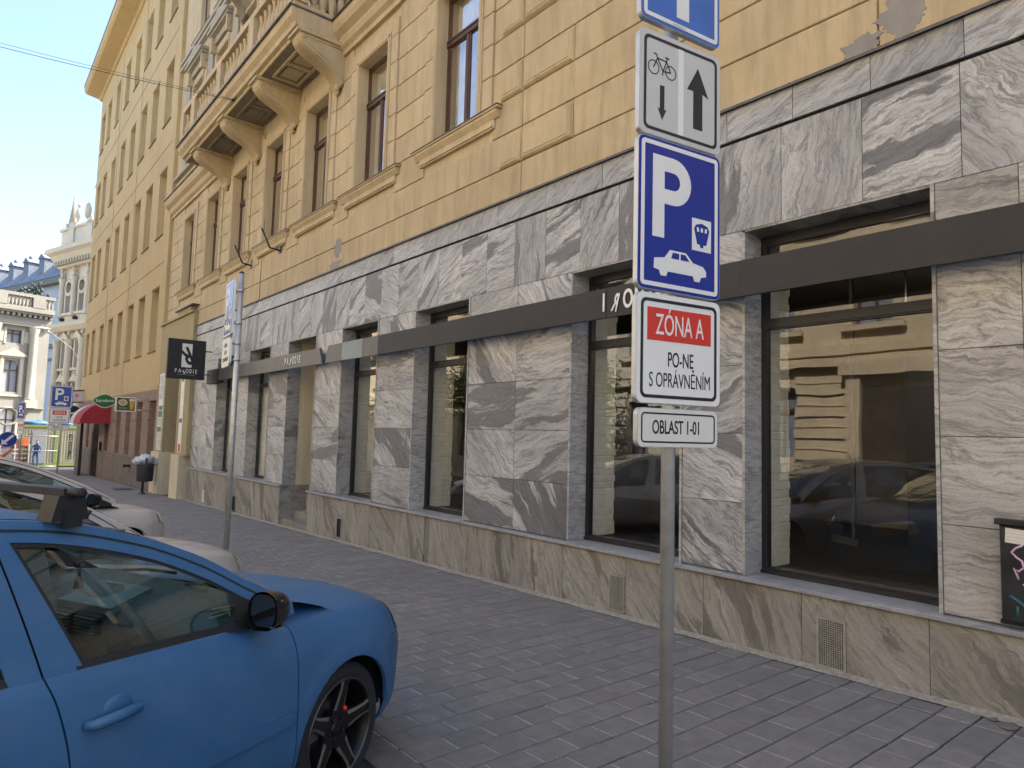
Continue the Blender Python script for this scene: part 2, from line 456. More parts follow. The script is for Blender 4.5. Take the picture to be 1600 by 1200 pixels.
# kerbstones
kb = MB(); kb.box(1.85, 2.05, .005, .955, -.12, .004)
k0 = kb.build('kerbstone', m['kerb_stone'], road)
for i in range(-3, 47):
    y = i*.96
    o = k0 if i == -3 else shared('kerbstone', k0.data, road)
    o.matrix_basis = Matrix.Translation((0, y, gz(y)+random.uniform(-.002,.002))) @ Matrix.Shear('XY', 4, (0, 0)) @ Matrix.Rotation(-.0205, 4, 'X')
kk = MB()
for i in range(-25, 100):
    y = i*.96; kk.box(-8.42, -8.3, y, y+.95, gz(y)-.1, gz(y)+.08)
kk.build('far_kerb', m['kerb_stone'], kind='structure')
# pavers: rows across the pavement, staggered
RW, PL = .21, .275
pv = MB(); L, W, c, h = PL-.009, RW-.010, .005, .03
pv.add([(0,0,-h),(L,0,-h),(L,W,-h),(0,W,-h),(0,0,-c),(L,0,-c),(L,W,-c),(0,W,-c),(c,c,0),(L-c,c,0),(L-c,W-c,0),(c,W-c,0)],
       [(0,1,5,4),(1,2,6,5),(2,3,7,6),(3,0,4,7),(4,5,9,8),(5,6,10,9),(6,7,11,10),(7,4,8,11),(8,9,10,11)])
paver0 = pv.build('paver', m['paver'], None, recalc=False); pmesh = paver0.data
bpy.data.objects.remove(paver0)
rest = MB(); n_ind = 0; dust = MB()
X0, X1 = 2.065, 4.60
def put_paver(x, y, sx=1.0):
    global n_ind
    z = gz(y) + random.uniform(-.0022, .0022)
    if random.random() < .85: dust.add([(x-.010, y+.012, gz(y)-.0035), (x+.003, y+.004, gz(y)-.0035), (x+.003, y+RW-.02, gz(y+RW)-.0035), (x-.010, y+RW-.014, gz(y+RW)-.0035)], [(0,1,2,3)])
    mt = Matrix.Translation((x, y, z)) @ Matrix.Rotation(-.0205+random.uniform(-.005,.005), 4, 'X') @ Matrix.Rotation(random.uniform(-.005,.005), 4, 'Y') @ Matrix.Rotation(random.uniform(-.004,.004), 4, 'Z') @ Matrix.Diagonal((sx, 1, 1, 1))
    if 1.75 < y < 6.1 and x > 2.0 and n_ind < 288 and (x > 2.2 or y > 3.0):
        o = bpy.data.objects.new('paver', pmesh); COL.objects.link(o); o.parent = pavement; o.matrix_basis = mt; n_ind += 1
    else:
        rest.add([mt @ v.co for v in pmesh.vertices], [list(p.vertices) for p in pmesh.polygons])
rows = int((47+2)/RW)
for r in range(rows):
    y = -2 + r*RW
    x = X0 + (0 if r % 2 else -.5)*PL
    while x < X1-.02:
        a = max(x, X0); b = min(x+PL, X1)
        if b-a > .05: put_paver(a, y, (b-a)/PL)
        x += PL
    # border course of longer slabs by the house, and a narrow edge row
    put_paver(4.60, y, .52/PL)
    put_paver(5.12, y, .20/PL)
rest.build('paver', m['paver'], pavement, recalc=False, kind='stuff')
dust.build('joint_sand', m['joint_dust'], pavement, recalc=False, kind='stuff')
# sandy mortar fillet along the foot of the wall
fl = MB(); ys = [i*.12 for i in range(-16, 200)]
for a, b2 in zip(ys[:-1], ys[1:]):
    ra = XW-.115+.025*noise.noise((a*3,0,0)); rb = XW-.115+.025*noise.noise((b2*3,0,0))
    za, zb = gz(a), gz(b2)
    fl.add([(ra,a,za-.004),(XW-.05,a,za+.022),(XW-.05,b2,zb+.022),(rb,b2,zb-.004)], [(0,1,2,3)])
fl.build('mortar_fillet', m['mortar_sand'], pavement, recalc=False)
# litter flecks
lf = MB()
for i in range(170):
    y = random.uniform(1.9, 12); x = random.uniform(2.1, 5.3)
    if y > 6 and random.random() < .5: continue
    s_ = random.uniform(.002, .007); a = random.random()*6
    lf.add([(x+s_*math.cos(a+q), y+s_*math.sin(a+q)*random.uniform(.5,1), gz(y)+.005) for q in (0,1.6,3.1,4.7)], [(0,1,2,3)])
lf.build('litter_flecks', m['dust_white'], None, kind='stuff', recalc=False)
dp = MB()
for cx_, cy_, rr in ((5.25,1.40,.08),(5.18,1.30,.05),(5.3,1.5,.04)):
    dp.add([(cx_+rr*(1+.4*noise.noise((q,cx_,0)))*math.cos(q*.35), cy_+rr*.6*(1+.4*noise.noise((q,9,0)))*math.sin(q*.35), gz(cy_)+.006) for q in range(18)], [list(range(18))])
dp.build('tar_stain', m['stone_brown_dirty'], pavement, recalc=False)
tagit(MB().box(4.45, 5.05, 27.3, 28.4, gz(27.8)-.03, gz(27.8)+.006).build('manhole_cover', m['metal_frame']), 'dark flat cover plate set in the pavement beside the litter bin', 'cover')

# ================================================================== the near house with the marble shop front
HB = thing('corner_building', 'yellow plastered house with a grey marble shop front, long stone balcony and tall brown windows', 'building', (XW, 10, 0))
WIN = [ # y0, y1 of the shop openings
    (1.82, 3.40), (4.05, 5.64), (7.66, 9.16), (10.34, 11.78), (12.92, 14.45), (15.50, 17.00), (18.15, 19.65)]
DOOR = 4
ZB, ZT = .585, 3.70
# backing masonry of the ground floor, split round the openings
gw = MB(); prev = -6
for (a, b) in WIN:
    gw.box(XW+.03, XW+.62, prev, a, -.9, 4.9); prev = b
gw.box(XW+.03, XW+.62, prev, 22.0, -.9, 4.9)
for i, (a, b) in enumerate(WIN):
    gw.box(XW+.03, XW+.62, a, b, ZT+.02, 4.9)
    if i != DOOR: gw.box(XW+.03, XW+.62, a, b, -.9, ZB-.04)
gw.build('wall', m['concrete'], HB)
# marble slabs, each a part
def slab(y0, y1, z0, z1, mt, x=XW, th=.028, jitter=True):
    g = .0025; dx = random.uniform(-.0015, .0015) if jitter else 0
    return MB().cbox(x+dx, x+th, y0+g, y1-g, z0+g, z1-g, .0012).build('marble_slab', m[mt], HB, recalc=False)
def courses(y0, y1, zs, splits=(), mt='marble_wall'):
    ys = [y0, *splits, y1]
    for za, zb in zip(zs[:-1], zs[1:]):
        for ya, yb in zip(ys[:-1], ys[1:]): slab(ya, yb, za, zb, mt)
zs5 = [.60, 1.22, 1.84, 2.46, 3.08, 3.70]
courses(-2.5, 1.82, zs5, (-1.7, -.9, -.1, .60, 1.31), 'marble_right')
courses(3.40, 4.05, zs5)
courses(5.64, 7.66, zs5, (6.62,))
courses(9.16, 10.34, zs5, ())
courses(11.78, 12.92, zs5, ())
courses(14.45, 15.50, zs5, ())
courses(17.00, 18.15, zs5, ())
courses(19.65, 22.0, zs5, (20.4, 21.2), 'marble_wall')
y = -2.5
while y < 22:      # row over the openings
    y2 = min(22, y+(.69 if y < 3.3 else .60)); slab(y, y2, 3.70, 4.555, 'marble_row' if (y > 1.3 and not 8.6 < y < 10.5) else 'marble_wall'); y = y2
y = -2.3
while y < 22:      # frieze under the flashing, standing a little proud
    y2 = min(22, y+(.65 if y < 4 else .95)); slab(y, y2, 4.575, 4.875, 'marble_frieze', XW-.022, .05); y = y2
MB().box(XW+.005, XW+.03, -2.5, 22, 4.55, 4.58).build('shadow_joint', m['black_void'], HB)
fl = MB(); fl.box(XW-.055, XW+.03, -2.5, 22.02, 4.878, 4.892)
fl.box(XW-.06, XW-.052, -2.5, 22.02, 4.866, 4.892)
for i in range(46): 
    yy = -2.2+i*.52+random.uniform(-.1,.1); fl.sphere((XW-.05, yy, 4.897), .008, 6, 4)
fl.build('roof_flashing', m['flashing'], HB)
# plinth and ledge
def plinth(y0, y1, n):
    for i in range(n):
        a = y0+(y1-y0)*i/n; b = y0+(y1-y0)*(i+1)/n
        MB().cbox(XW-.045+random.uniform(-.001,.001), XW+.03, a+.002, b-.002, gz(b)-.15, .553, .0015).build('marble_slab', m['marble_plinth'], HB, recalc=False)
plinth(-2.5, 1.9, 4); plinth(1.9, 8.46, 7); plinth(8.60, 12.92, 5); plinth(14.45, 22.0, 8)
MB().box(XW-.03, XW+.03, 8.44, 8.62, -.3, .553).build('plinth_backing', m['concrete'], HB)
ledges = [(-2.5,-.6),(-.6,1.3),(1.3,3.0),(3.0,4.7),(4.7,6.6),(6.6,8.5),(8.5,10.3),(10.3,12.95),(14.42,16.3),(16.3,18.2),(18.2,20.1),(20.1,22.0)]
for a, b in ledges:
    g = MB(); g.cbox(XW-.085, XW+.30, a+.001, b-.001, .555, .590, .004)
    g.build('marble_ledge', m['marble_ledge'], HB, recalc=False)
# openings
def reveal_bricks(par, y, x0, x1, z0, z1, individually):
    b = MB(); n = 0
    bh, bl = .078, .245
    rr = int((z1-z0)/bh)
    one = MB()
    one.add([(.001,-.0,.001),(bl-.001,0,.001),(bl-.001,0,bh-.001),(.001,0,bh-.001),(.012,-.006,.010),(bl-.014,-.005,.010),(bl-.014,-.006,bh-.012),(.012,-.005,bh-.012)],
            [(4,5,6,7),(0,1,5,4),(1,2,6,5),(2,3,7,6),(3,0,4,7)])
    me = one.build('painted_brick', m['painted_brick'], None, recalc=False)
    msh = me.data; bpy.data.objects.remove(me)
    for r in range(rr):
        xx = x0 - (bl/2 if r % 2 else 0)
        while xx < x1-.03:
            a = max(xx, x0); e = min(xx+bl, x1+(.03*noise.noise((r*2.1, y, 0))))
            if e-a > .04:
                mt = Matrix.Translation((a, y+random.uniform(-.003,.004), z0+r*bh)) @ Matrix.Diagonal(((e-a)/bl, 1, 1, 1))
                if individually: 
                    o = shared('painted_brick', msh, HB); o.matrix_basis = xf(HB).inverted() @ mt
                else: b.add([mt @ v.co for v in msh.vertices], [list(p.vertices) for p in msh.polygons])
            xx += bl
    if not individually: b.build('painted_brick', m['painted_brick'], HB, recalc=False, kind='stuff')
    MB().box(x0, x1-.012, y, y+.06, z0, z1).build('reveal_wall', m['painted_brick'], HB)
XG = XW+.27     # frame plane
for i, (a, b) in enumerate(WIN):
    zc = [ZB+.006, 1.62, 2.65, ZT]
    # marble lining of the far jamb (faces us), its front edge and the near jamb's edge
    for za, zb in zip(zc[:-1], zc[1:]):
        MB().box(XW-.004, XG+.02, b-.026, b-.001, za+.001, zb-.001).build('jamb_slab', m['marble_right' if i < 3 else 'marble_reveal'], HB)
        MB().box(XW-.012, XG+.02, a+.001, a+.026, za+.001, zb-.001).build('jamb_slab', m['marble_right'], HB)
    MB().box(XW-.004, XG+.02, a+.001, b-.001, ZT-.022, ZT-.002).build('soffit_slab', m['marble_reveal'], HB)
    if i == DOOR: continue
    w = MB(); t_ = .055; y0, y1, z0, z1 = a+.027, b-.027, .592, ZT-.024
    w.box(XG, XG+.07, y0, y0+t_, z0, z1); w.box(XG, XG+.07, y1-t_, y1, z0, z1)
    w.box(XG, XG+.07, y0+t_, y1-t_, z0, z0+.055); w.box(XG, XG+.07, y0+t_, y1-t_, z1-.09, z1)
    w.box(XG+.002, XG+.068, y0+t_, y1-t_, 2.80, 2.90)
    w.box(XG-.012, XG, y0+t_, y1-t_, 2.815, 2.845); w.box(XG-.02, XG, y0, y1, z0, z0+.03)
    if i == 0: w.box(XG-.02, XG+.0, y0, y0+.035, z0, z1)
    wf = w.build('shop_window', m['metal_frame'], HB)
    for za, zb in ((z0+.055, 2.80), (2.90, z1-.09)):
        g = MB(); g.add([(XG+.03,y0+t_,za),(XG+.03,y1-t_,za),(XG+.03,y1-t_,zb),(XG+.03,y0+t_,zb)], [(0,1,2,3)])
        g.build('glass_pane', m['glass_shop'], wf, recalc=False)
    # thick masonry piers behind the glass painted white, far side
    if i in (0, 1, 2, 3):
        reveal_bricks(HB, b-.03, XG+.07, XW+.76, .62, 3.5, i < 2)
    else:
        MB().box(XG+.07, XW+.7, b-.03, b, .6, 3.6).build('reveal_wall', m['painted_brick'], HB)
    MB().box(XG+.07, XW+.7, a, a+.03, .6, 3.6).build('reveal_wall', m['painted_brick'], HB)
    MB().box(XG+.07, XW+.9, a-.02, b+.02, .48, .60).build('window_board', m['shop_black'], HB)
    MB().box(XG+.07, XW+.64, a-.02, b+.02, 3.58, 3.72).build('reveal_head', m['shop_black'], HB)
    if i >= 5:   # blinds right behind the glass
        MB().box(XG+.10, XG+.105, y0, y1, .62, 2.8).build('window_blind', m['curtain'], HB)
# the shop rooms behind (real rooms: floor, back wall, ceiling, cross walls)
rm = MB(); rm.box(XW+.62, 11.5, -2, 12.3, .30, .47); rm.build('shop_floor', m['shop_floor'], HB)
rm = MB(); rm.box(11.5, 11.6, -2, 12.3, .3, 4.3); rm.box(XW+.62, 11.5, -2.1, -2, .3, 4.3); rm.box(XW+.62, 11.5, 12.3, 12.4, .3, 4.3)
rm.box(9.4, 9.55, 5.2, 6.8, .47, 4.2)
rm.build('shop_wall', m['shop_wall'], HB)
MB().box(XW+.62, 11.6, -2, 22, 4.2, 4.4).build('shop_ceiling', m['shop_wall'], HB)
MB().box(XW+.72, XW+.745, 2.74, 2.77, .95, 3.5).build('post', m['shop_black'], HB)
MB().box(XW+.66, XW+.98, 1.70, 2.05, .60, 1.5).build('counter', m['shop_black'], HB)
MB().box(9.6, 9.7, 2.4, 3.6, .47, 3.0).build('inner_door', m['shop_black'], HB)
SLT = thing('shop_lamp', 'small lit ceiling lamp seen dimly inside the largest shop window', 'lamp', (8.6, 3.9, 3.4))
MB().lathe([(.12,3.42),(.14,3.38),(.12,3.36)], (8.6,3.2,0)).build('lamp_ring', m['metal_frame'], SLT)
t = NT('lamp_glow'); t.set(col=(.9,.8,.7), ecol=(1.,.85,.72), es=5.0)
MB().lathe([(.001,3.355),(.118,3.355),(.118,3.365)], (8.6,3.2,0)).build('lamp_disc', t.m, SLT)
MB().tube([(8.6,3.2,3.42),(8.6,3.2,4.2)], .01, 6).build('cord', m['wire_black'], SLT)
for yy in (3.2,):
    al = bpy.data.lights.new('shop_light', 'POINT'); al.energy = 5; al.color = (1.,.86,.72); al.shadow_soft_size = .12
    ao = bpy.data.objects.new('shop_light', al); COL.objects.link(ao); ao.location = (8.6, yy, 3.3)
MB().box(XW+.62, 9, 13.9, 22, .3, .47).build('shop_floor', m['shop_floor'], HB)
MB().box(9, 9.1, 12.4, 22, .3, 4.3).build('shop_wall', m['shop_wall'], HB)
# the entrance: deep porch with cream side wall, marble step sides
a, b = WIN[DOOR]
MB().box(XG+.02, XW+1.5, b-.02, b+.02, .56, ZT).build('porch_wall', m['plaster_cream_inner'], HB)
MB().box(XG+.02, XW+1.5, a-.02, a+.005, .56, ZT).build('porch_wall', m['plaster_cream_inner'], HB)
MB().box(XW+.62, XW+1.5, b, b+.06, .56, ZT).build('porch_wall', m['plaster_cream_inner'], HB)
MB().box(XG+.02, XW+1.5, a, b, ZT-.02, ZT+.02).build('porch_ceiling', m['plaster_cream_inner'], HB)
MB().box(XW-.05, XW+1.5, b-.03, b-.001, -.4, .583).build('step_cheek', m['marble_plinth'], HB)
MB().box(XW-.05, XW+1.5, a+.001, a+.03, -.4, .583).build('step_cheek', m['marble_plinth'], HB)
for k in range(4):
    MB().box(XW+.02+.28*k, XW+1.5, a+.032, b-.032, -.4+.001*k, -.12+.165*k).build('step', m['marble_plinth'], HB)
dd = MB(); dd.box(XW+1.42, XW+1.48, a+.005, b-.02, .55, ZT-.02)
dr = dd.build('door', m['metal_frame'], HB)
g = MB(); g.add([(XW+1.41,a+.15,.8),(XW+1.41,b-.2,.8),(XW+1.41,b-.2,2.9),(XW+1.41,a+.15,2.9)], [(0,1,2,3)]); g.build('glass_pane', m['glass_shop'], dr, recalc=False)
MB().tube([(XW+1.36,a+.2,1.3),(XW+1.36,a+.2,2.0)], .015).build('handle', m['chrome'], dr)

# anthracite sign band carried in front of the openings
XB = XW-.19
def band(y0, y1, z0, z1, mt, slant0=0, slant1=0, name='sign_band', x=XB):
    g = MB(); g.prism([(x,y0+slant0,z0),(x,y1+slant1,z0),(x,y1,z1),(x,y0,z1)], (.045,0,0)); return g.build(name, m[mt], HB)
for a, b in ((-2.5,1.2),(1.202,3.3),(3.302,4.9),(6.562,8.3),(8.302,10.0)): band(a, b, 3.045, 3.365, 'metal_anthracite')
band(4.902, 6.56, 3.045, 3.365, 'metal_anthracite', x=XB-.004)
band(10.002, 10.55, 3.045, 3.365, 'metal_anthracite_light')
band(10.552, 11.35, 3.045, 3.365, 'metal_blue_panel', x=XB-.003)
band(11.352, 11.95, 3.045, 3.365, 'metal_anthracite_light', 0, .12)
band(12.35, 18.9, 3.045, 3.355, 'metal_anthracite_light', -.14, 0)
st = MB()
for yy in (.5,3.75,6.6,7.3,9.6,12.6,14.8,17.5): st.box(XB+.045, XW-.003, yy-.02, yy+.02, 3.12, 3.28)
st.build('band_bracket', m['metal_frame'], HB)
# light box at the far end of the band
bx = MB().box(XB-.02, XB+.15, 18.92, 19.9, 2.98, 3.36).build('light_box', m['shop_black'], HB)

# ------------------------------------------------------------------ lettering
def text(name, s_, size, mt, parent, mat, depth=.002, sx=1.0, align='CENTER', label=None, bold=.012, width=None):
    cu = bpy.data.curves.new(name, 'FONT'); cu.body = s_; cu.size = size; cu.align_x = align; cu.align_y = 'CENTER'; cu.extrude = depth/2; cu.offset = size*bold
    tmp = bpy.data.objects.new('tmp', cu); COL.objects.link(tmp)
    dg = bpy.context.evaluated_depsgraph_get(); me = bpy.data.meshes.new_from_object(tmp.evaluated_get(dg)); bpy.data.objects.remove(tmp)
    me.materials.clear(); me.materials.append(m[mt])
    if width:
        xs = [q.co.x for q in me.vertices]; sx = width/(max(xs)-min(xs))
    me.transform(mat @ Matrix.Diagonal((sx, 1, 1, 1)))
    o = bpy.data.objects.new(name, me); COL.objects.link(o)
    if parent: me.transform(xf(parent).inverted()); o.parent = parent
    return tagit(o, label)
def onwall(y, z, x, rz=0, mirror=False, roll=0):
    """text plane facing -X: text x axis runs towards -Y"""
    mm = Matrix(((0,0,-1,x),(-1,0,0,y),(0,1,0,z),(0,0,0,1)))
    if roll: mm = mm @ Matrix.Rotation(roll, 4, 'Z')
    if mirror: mm = mm @ Matrix.Diagonal((-1,1,1,1))
    return mm
def thicken_text(word, ys, zc, h, x, mt, parent, sx, special=None):
    for ch, yy in zip(word, ys):
        sp = ch == special
        text('letter', ch, h, mt, parent, onwall(yy, zc-(.02 if sp else 0), x, mirror=sp, roll=(-.25 if sp else 0)), .006, sx*(.8 if sp else 1), bold=.022)
thicken_text('IRONIE', [4.93,4.76,4.59,4.44,4.30,4.20], 3.20, .27, XB-.012, 'lettering_white', HB, .62, 'R')
thicken_text('PARODIE', [14.08,13.94,13.80,13.66,13.52,13.41,13.31], 3.20, .21, XB-.006, 'lettering_white', HB, .6, 'R')

# ------------------------------------------------------------------ first floor
ZS = [4.895, 5.36, 5.84, 6.32, 6.78, 7.25, 7.73, 8.21, 8.70, 9.22]
UC = [8.20, 10.95, 13.42, 15.92, 18.50, 21.00, 23.72]
HW = .565      # half width of an opening
UZ0, UZ1 = 6.30, 8.71
SUR = .90      # half width of the surround
XU = XW+.012
def block(y0, y1, z0, z1, x=XU, mt='plaster_yellow', th=.05, g=.007, c=.008):
    if y1-y0 < .04 or z1-z0 < .04: return
    MB().cbox(x, x+th, y0+g, y1-g, z0+g, z1-g, c).build('plaster_block', m[mt], HB, recalc=False)
uw = MB()    # masonry with real openings, up to the eaves
segs = [-6]+[q for c_ in UC for q in (c_-HW, c_+HW)]+[26.2]
F2 = (11.05, 13.35)
for i in range(0, len(segs), 2):
    uw.box(XU+.03, XU+.5, segs[i], segs[i+1], 4.9, 20.5)
for c_ in UC:
    for a, b in ((4.9, UZ0), (UZ1, F2[0]), (F2[1], 15.1), (17.4, 20.5)): uw.box(XU+.03, XU+.5, c_-HW, c_+HW, a, b)
uw.box(XU+.03, XU+.5, 26.2, 26.3, -1, 20.5)
uw.build('wall', m['plaster_trim'], HB)
uu = MB(); uu.box(XU+.5, 14, -6, 26.2, 4.4, 20.5); uu.box(XU+.62, 14, 22.0, 26.2, -1, 4.4)
random.seed(11)
for zi, (za, zb) in enumerate(zip(ZS[:-1], ZS[1:])):
    solid = [(-2.6, 26.2)]
    for c_ in UC:
        if zb > 6.18:   # surround and opening cut the course
            w_ = SUR
            nx = []
            for s0, s1 in solid:
                if c_-w_ > s0 and c_+w_ < s1: nx += [(s0, c_-w_), (c_+w_, s1)]
                else: nx.append((s0, s1))
            solid = nx
    for s0, s1 in solid:
        cuts = [s0]
        if s0 < 0:
            base = [-1.2, 2.2 + (zi % 2)*.0, 6.64] if zb < 6.4 else [6.64]
            cuts += [q for q in base if s0 < q < s1]
        if zb <= 6.35:
            cuts += [q for q in (16.55,) if s0 < q < s1]
        cuts.append(s1); cuts = sorted(set(cuts))
        for a, b in zip(cuts[:-1], cuts[1:]):
            if b <= 7.3 and a < 6.7 and za > 5.3 and abs(za-5.36) + 0*zi < .01 or (a < 6.7 and b <= 7.35 and any(abs(za-q) < .01 for q in (6.32, 7.25, 8.21))):
                # course with raised bosses: a long one and a short one
                if b <= 6.66:
                    block(a, min(b, 5.68), za, zb); block(max(a, 5.68), b, za, zb)
                else: block(a, b, za, zb)
            else: block(a, b, za, zb)
# raised bosses framed by mouldings
for zb_ in (5.37, 6.335, 7.27, 8.22):
    for (a, b) in ((5.70, 6.62), (6.655, 7.09)):
        z1 = zb_+.41
        MB().cbox(XU-.032, XU+.0, a, b, zb_, z1, .024).build('raised_panel', m['plaster_yellow'], HB, recalc=False)
        MB().cbox(XU-.040, XU-.031, a+.05, b-.05, zb_+.05, z1-.05, .006).build('raised_panel', m['plaster_trim'], HB, recalc=False)
# cement repair patches, each a rough-edged skim of real thickness
def patch(y, z, ry, rz, seed, mt='cement_patch'):
    pts = []
    for k in range(64):
        a = 2*PI*k/64; q = 1+.8*noise.noise((math.cos(a)*1.3+seed, math.sin(a)*1.3, seed))+.5*noise.noise((math.cos(a)*5+seed, math.sin(a)*5, seed))
        pts.append((XU-.004, y+ry*q*math.cos(a), z+rz*q*math.sin(a)))
    MB().prism(pts, (.012, 0, 0)).build('repair_patch', m[mt], HB)
patch(2.35, 5.0, .16, .08, 3); patch(2.0, 5.12, .16, .15, 5); patch(12.15, 5.33, .16, .17, 8); patch(12.25, 5.0, .22, .07, 2)
# windows with surround, sill, frame, glass, curtains
def tall_window(c_, z0, z1, ztr, frames='wood_brown', surround=True, x=XU, sill=True, name='window'):
    w = MB(); xf_ = x+.17
    a, b = c_-HW, c_+HW
    if surround:
        s_ = MB()
        for sy in (-1, 1):
            e0, e1 = c_+sy*HW, c_+sy*SUR
            zz = [q for q in ZS if z0-.15 < q < z1] if z0 < 7 else []
            zz = [z0-.02]+zz[1:]+[z1+.30] if zz else [z0-.02, z1+.3]
            for za, zb in zip(zz[:-1], zz[1:]):
                y0_, y1_ = sorted((c_+sy*(HW+.10), e1))
                MB().cbox(x-.03, x+.03, y0_, y1_, za+.006, zb-.006, .007).build('surround_block', m['plaster_trim'], HB, recalc=False)
            y0_, y1_ = sorted((e0, c_+sy*(HW+.098)))
            s_.box(x-.048, x+.03, y0_, y1_, z0-.02, z1+.10)
            y0_, y1_ = sorted((e0+sy*.03, c_+sy*(HW+.07)))
            s_.box(x-.058, x-.046, y0_, y1_, z0-.02, z1+.07)
        s_.box(x-.048, x+.03, a-.0, b+.0, z1+.002, z1+.10)
        s_.box(x-.058, x-.046, a-.07, b+.07, z1+.03, z1+.07)
        s_.box(x-.03, x+.03, a-.098, b+.098, z1+.102, z1+.30)
        s_.build('window_surround', m['plaster_trim'], HB)
    if sill:
        g = MB(); g.box(x-.10, x+.17, c_-1.13, c_+1.13, z0-.062, z0-.034)
        g.prism([(x-.08, c_-1.08, z0-.064),(x-.08, c_-1.08, z0-.10),(x-.03, c_-1.08, z0-.17),(x+.03, c_-1.08, z0-.17),(x+.03, c_-1.08, z0-.064)], (0, 2.16, 0))
        g.box(x-.03, x+.03, c_-.98, c_+.98, z0-.30, z0-.172)
        g.box(x-.05, x-.028, c_-.95, c_+.95, z0-.275, z0-.245)
        so = g.build('window_sill', m['plaster_trim'], HB)
        MB().box(x-.115, x+.17, c_-1.14, c_+1.14, z0-.034, z0-.022).build('sill_sheet', m['flashing'], so)
    w.box(xf_, xf_+.05, a, a+.05, z0, z1); w.box(xf_, xf_+.05, b-.05, b, z0, z1)
    w.box(xf_, xf_+.07, a+.06, b-.06, z0, z0+.07); w.box(xf_, xf_+.07, a+.06, b-.06, z1-.06, z1)
    w.box(xf_-.02, xf_+.08, a+.0, b-.0, ztr, ztr+.11); w.box(xf_-.035, xf_-.02, a+.02, b-.02, ztr+.07, ztr+.10)
    w.box(xf_-.006, xf_+.05, c_-.028, c_+.028, z0+.07, ztr)
    for q0, q1 in ((a+.05, a+.085), (b-.085, b-.05), (c_-.06, c_-.028), (c_+.028, c_+.06)): w.box(xf_+.005, xf_+.04, q0, q1, z0+.07, ztr)
    wf = w.build(name, m[frames], HB)
    k = random.uniform(-.006, .006)
    for ya, yb, za, zb in ((a+.085, c_-.06, z0+.07, ztr), (c_+.06, b-.085, z0+.07, ztr), (a+.05, b-.05, ztr+.11, z1-.06)):
        g = MB(); dx = random.uniform(-.008,.008)
        g.add([(xf_+.022+dx,ya,za),(xf_+.022-dx,yb,za),(xf_+.022-dx,yb,zb),(xf_+.022+dx,ya,zb)], [(0,1,2,3)])
        g.build('glass_pane', m['glass_house'], wf, recalc=False)
    cu = MB()
    def fold(u, v): yy = a+.03+(b-a-.06)*u; return (xf_+.17+.018*math.sin(yy*46), yy, z0+(z1-z0)*v)
    cu.grid(fold, 48, 1); cu.build('curtain', m['curtain'], wf, recalc=False)
for c_ in UC: tall_window(c_, UZ0, UZ1, 7.90)
# second floor
for c_ in UC[2:]:
    tall_window(c_, F2[0], F2[1], 12.6)
    g = MB(); g.box(XU-.28, XU+.02, c_-1.0, c_+1.0, 14.02, 14.12); g.box(XU-.22, XU+.02, c_-.94, c_+.94, 13.94, 14.018); g.box(XU-.1, XU+.02, c_-.9, c_+.9, 13.70, 13.938)
    g.prism([(XU-.26,c_-.98,14.122),(XU-.26,c_+.98,14.122),(XU-.26,c_,14.5)], (.27,0,0))
    g.build('window_pediment', m['plaster_pale'], HB)
    g = MB()
    for sy in (-1, 1): g.box(XU-.2, XU+.02, c_+sy*.8-.07, c_+sy*.8+.07, 13.45, 13.93)
    g.build('console', m['plaster_trim'], HB)
ms = MB()
for z_ in (10.05, 10.55, 14.65, 14.9): ms.box(XU-.10, XU+.03, 12, 26.2, z_, z_+.12)
for c_ in [q+1.25 for q in UC[1:]]: ms.box(XU-.07, XU+.03, c_-.28, c_+.28, 10.70, 14.6)
ms.box(XU-.5, XU+.02, 12, 26.2, 18.6, 18.8); ms.box(XU-.9, XU+.02, -6, 26.3, 19.9, 20.2)
ms.build('string_course', m['plaster_pale'], HB)
for c_ in UC[3:]: tall_window(c_, 15.1, 17.4, 16.6, surround=False)
# main string course at balcony height
def profile_y(pts, y0, y1, name, mt, parent=HB, **k):
    b = MB(); b.prism([(x, y0, z) for x, z in pts], (0, y1-y0, 0)); return b.build(name, m[mt], parent, **k)
cp = [(XU+.03,9.22),(XU-.05,9.22),(XU-.05,9.32),(XU-.12,9.37),(XU-.15,9.46),(XU-.15,9.52),(XU-.26,9.60),(XU-.30,9.70),(XU-.30,9.82),(XU+.03,9.82)]
profile_y(cp, -6, 12.28, 'cornice', 'plaster_trim'); profile_y(cp, 20.92, 26.35, 'cornice', 'plaster_trim')
profile_y([(XU+.03,9.822),(XU-.34,9.822),(XU-.34,9.845),(XU+.03,9.87)], -6, 12.28, 'cornice_sheet', 'flashing')
profile_y([(XU+.03,9.822),(XU-.34,9.822),(XU-.34,9.845),(XU+.03,9.87)], 20.92, 26.4, 'cornice_sheet', 'flashing')
# frieze band between window heads and cornice
# ---- balcony
BX0, BY0, BY1 = 4.34, 12.25, 20.95
B = HB
profile_y([(XU+.02,9.45),(BX0+.22,9.45),(BX0+.20,9.50),(BX0+.12,9.52),(BX0+.10,9.60),(BX0+.02,9.68),(BX0+.0,9.82),(XU+.02,9.82)], BY0+.06, BY1-.06, 'balcony_slab', 'plaster_trim')
profile_y([(XU+.02,9.822),(BX0-.05,9.822),(BX0-.05,9.85),(XU+.02,9.87)], BY0-.02, BY1+.02, 'balcony_sheet', 'flashing')
for ya, yb in ((BY0-.0, BY0+.058), (BY1-.058, BY1)):
    g = MB(); g.prism([(XU, ya, 9.45),(BX0+.22, ya, 9.45),(BX0+.02, ya, 9.68),(BX0, ya, 9.82),(XU, ya, 9.82)], (0, yb-ya, 0)); g.build('balcony_edge', m['plaster_trim'], HB)
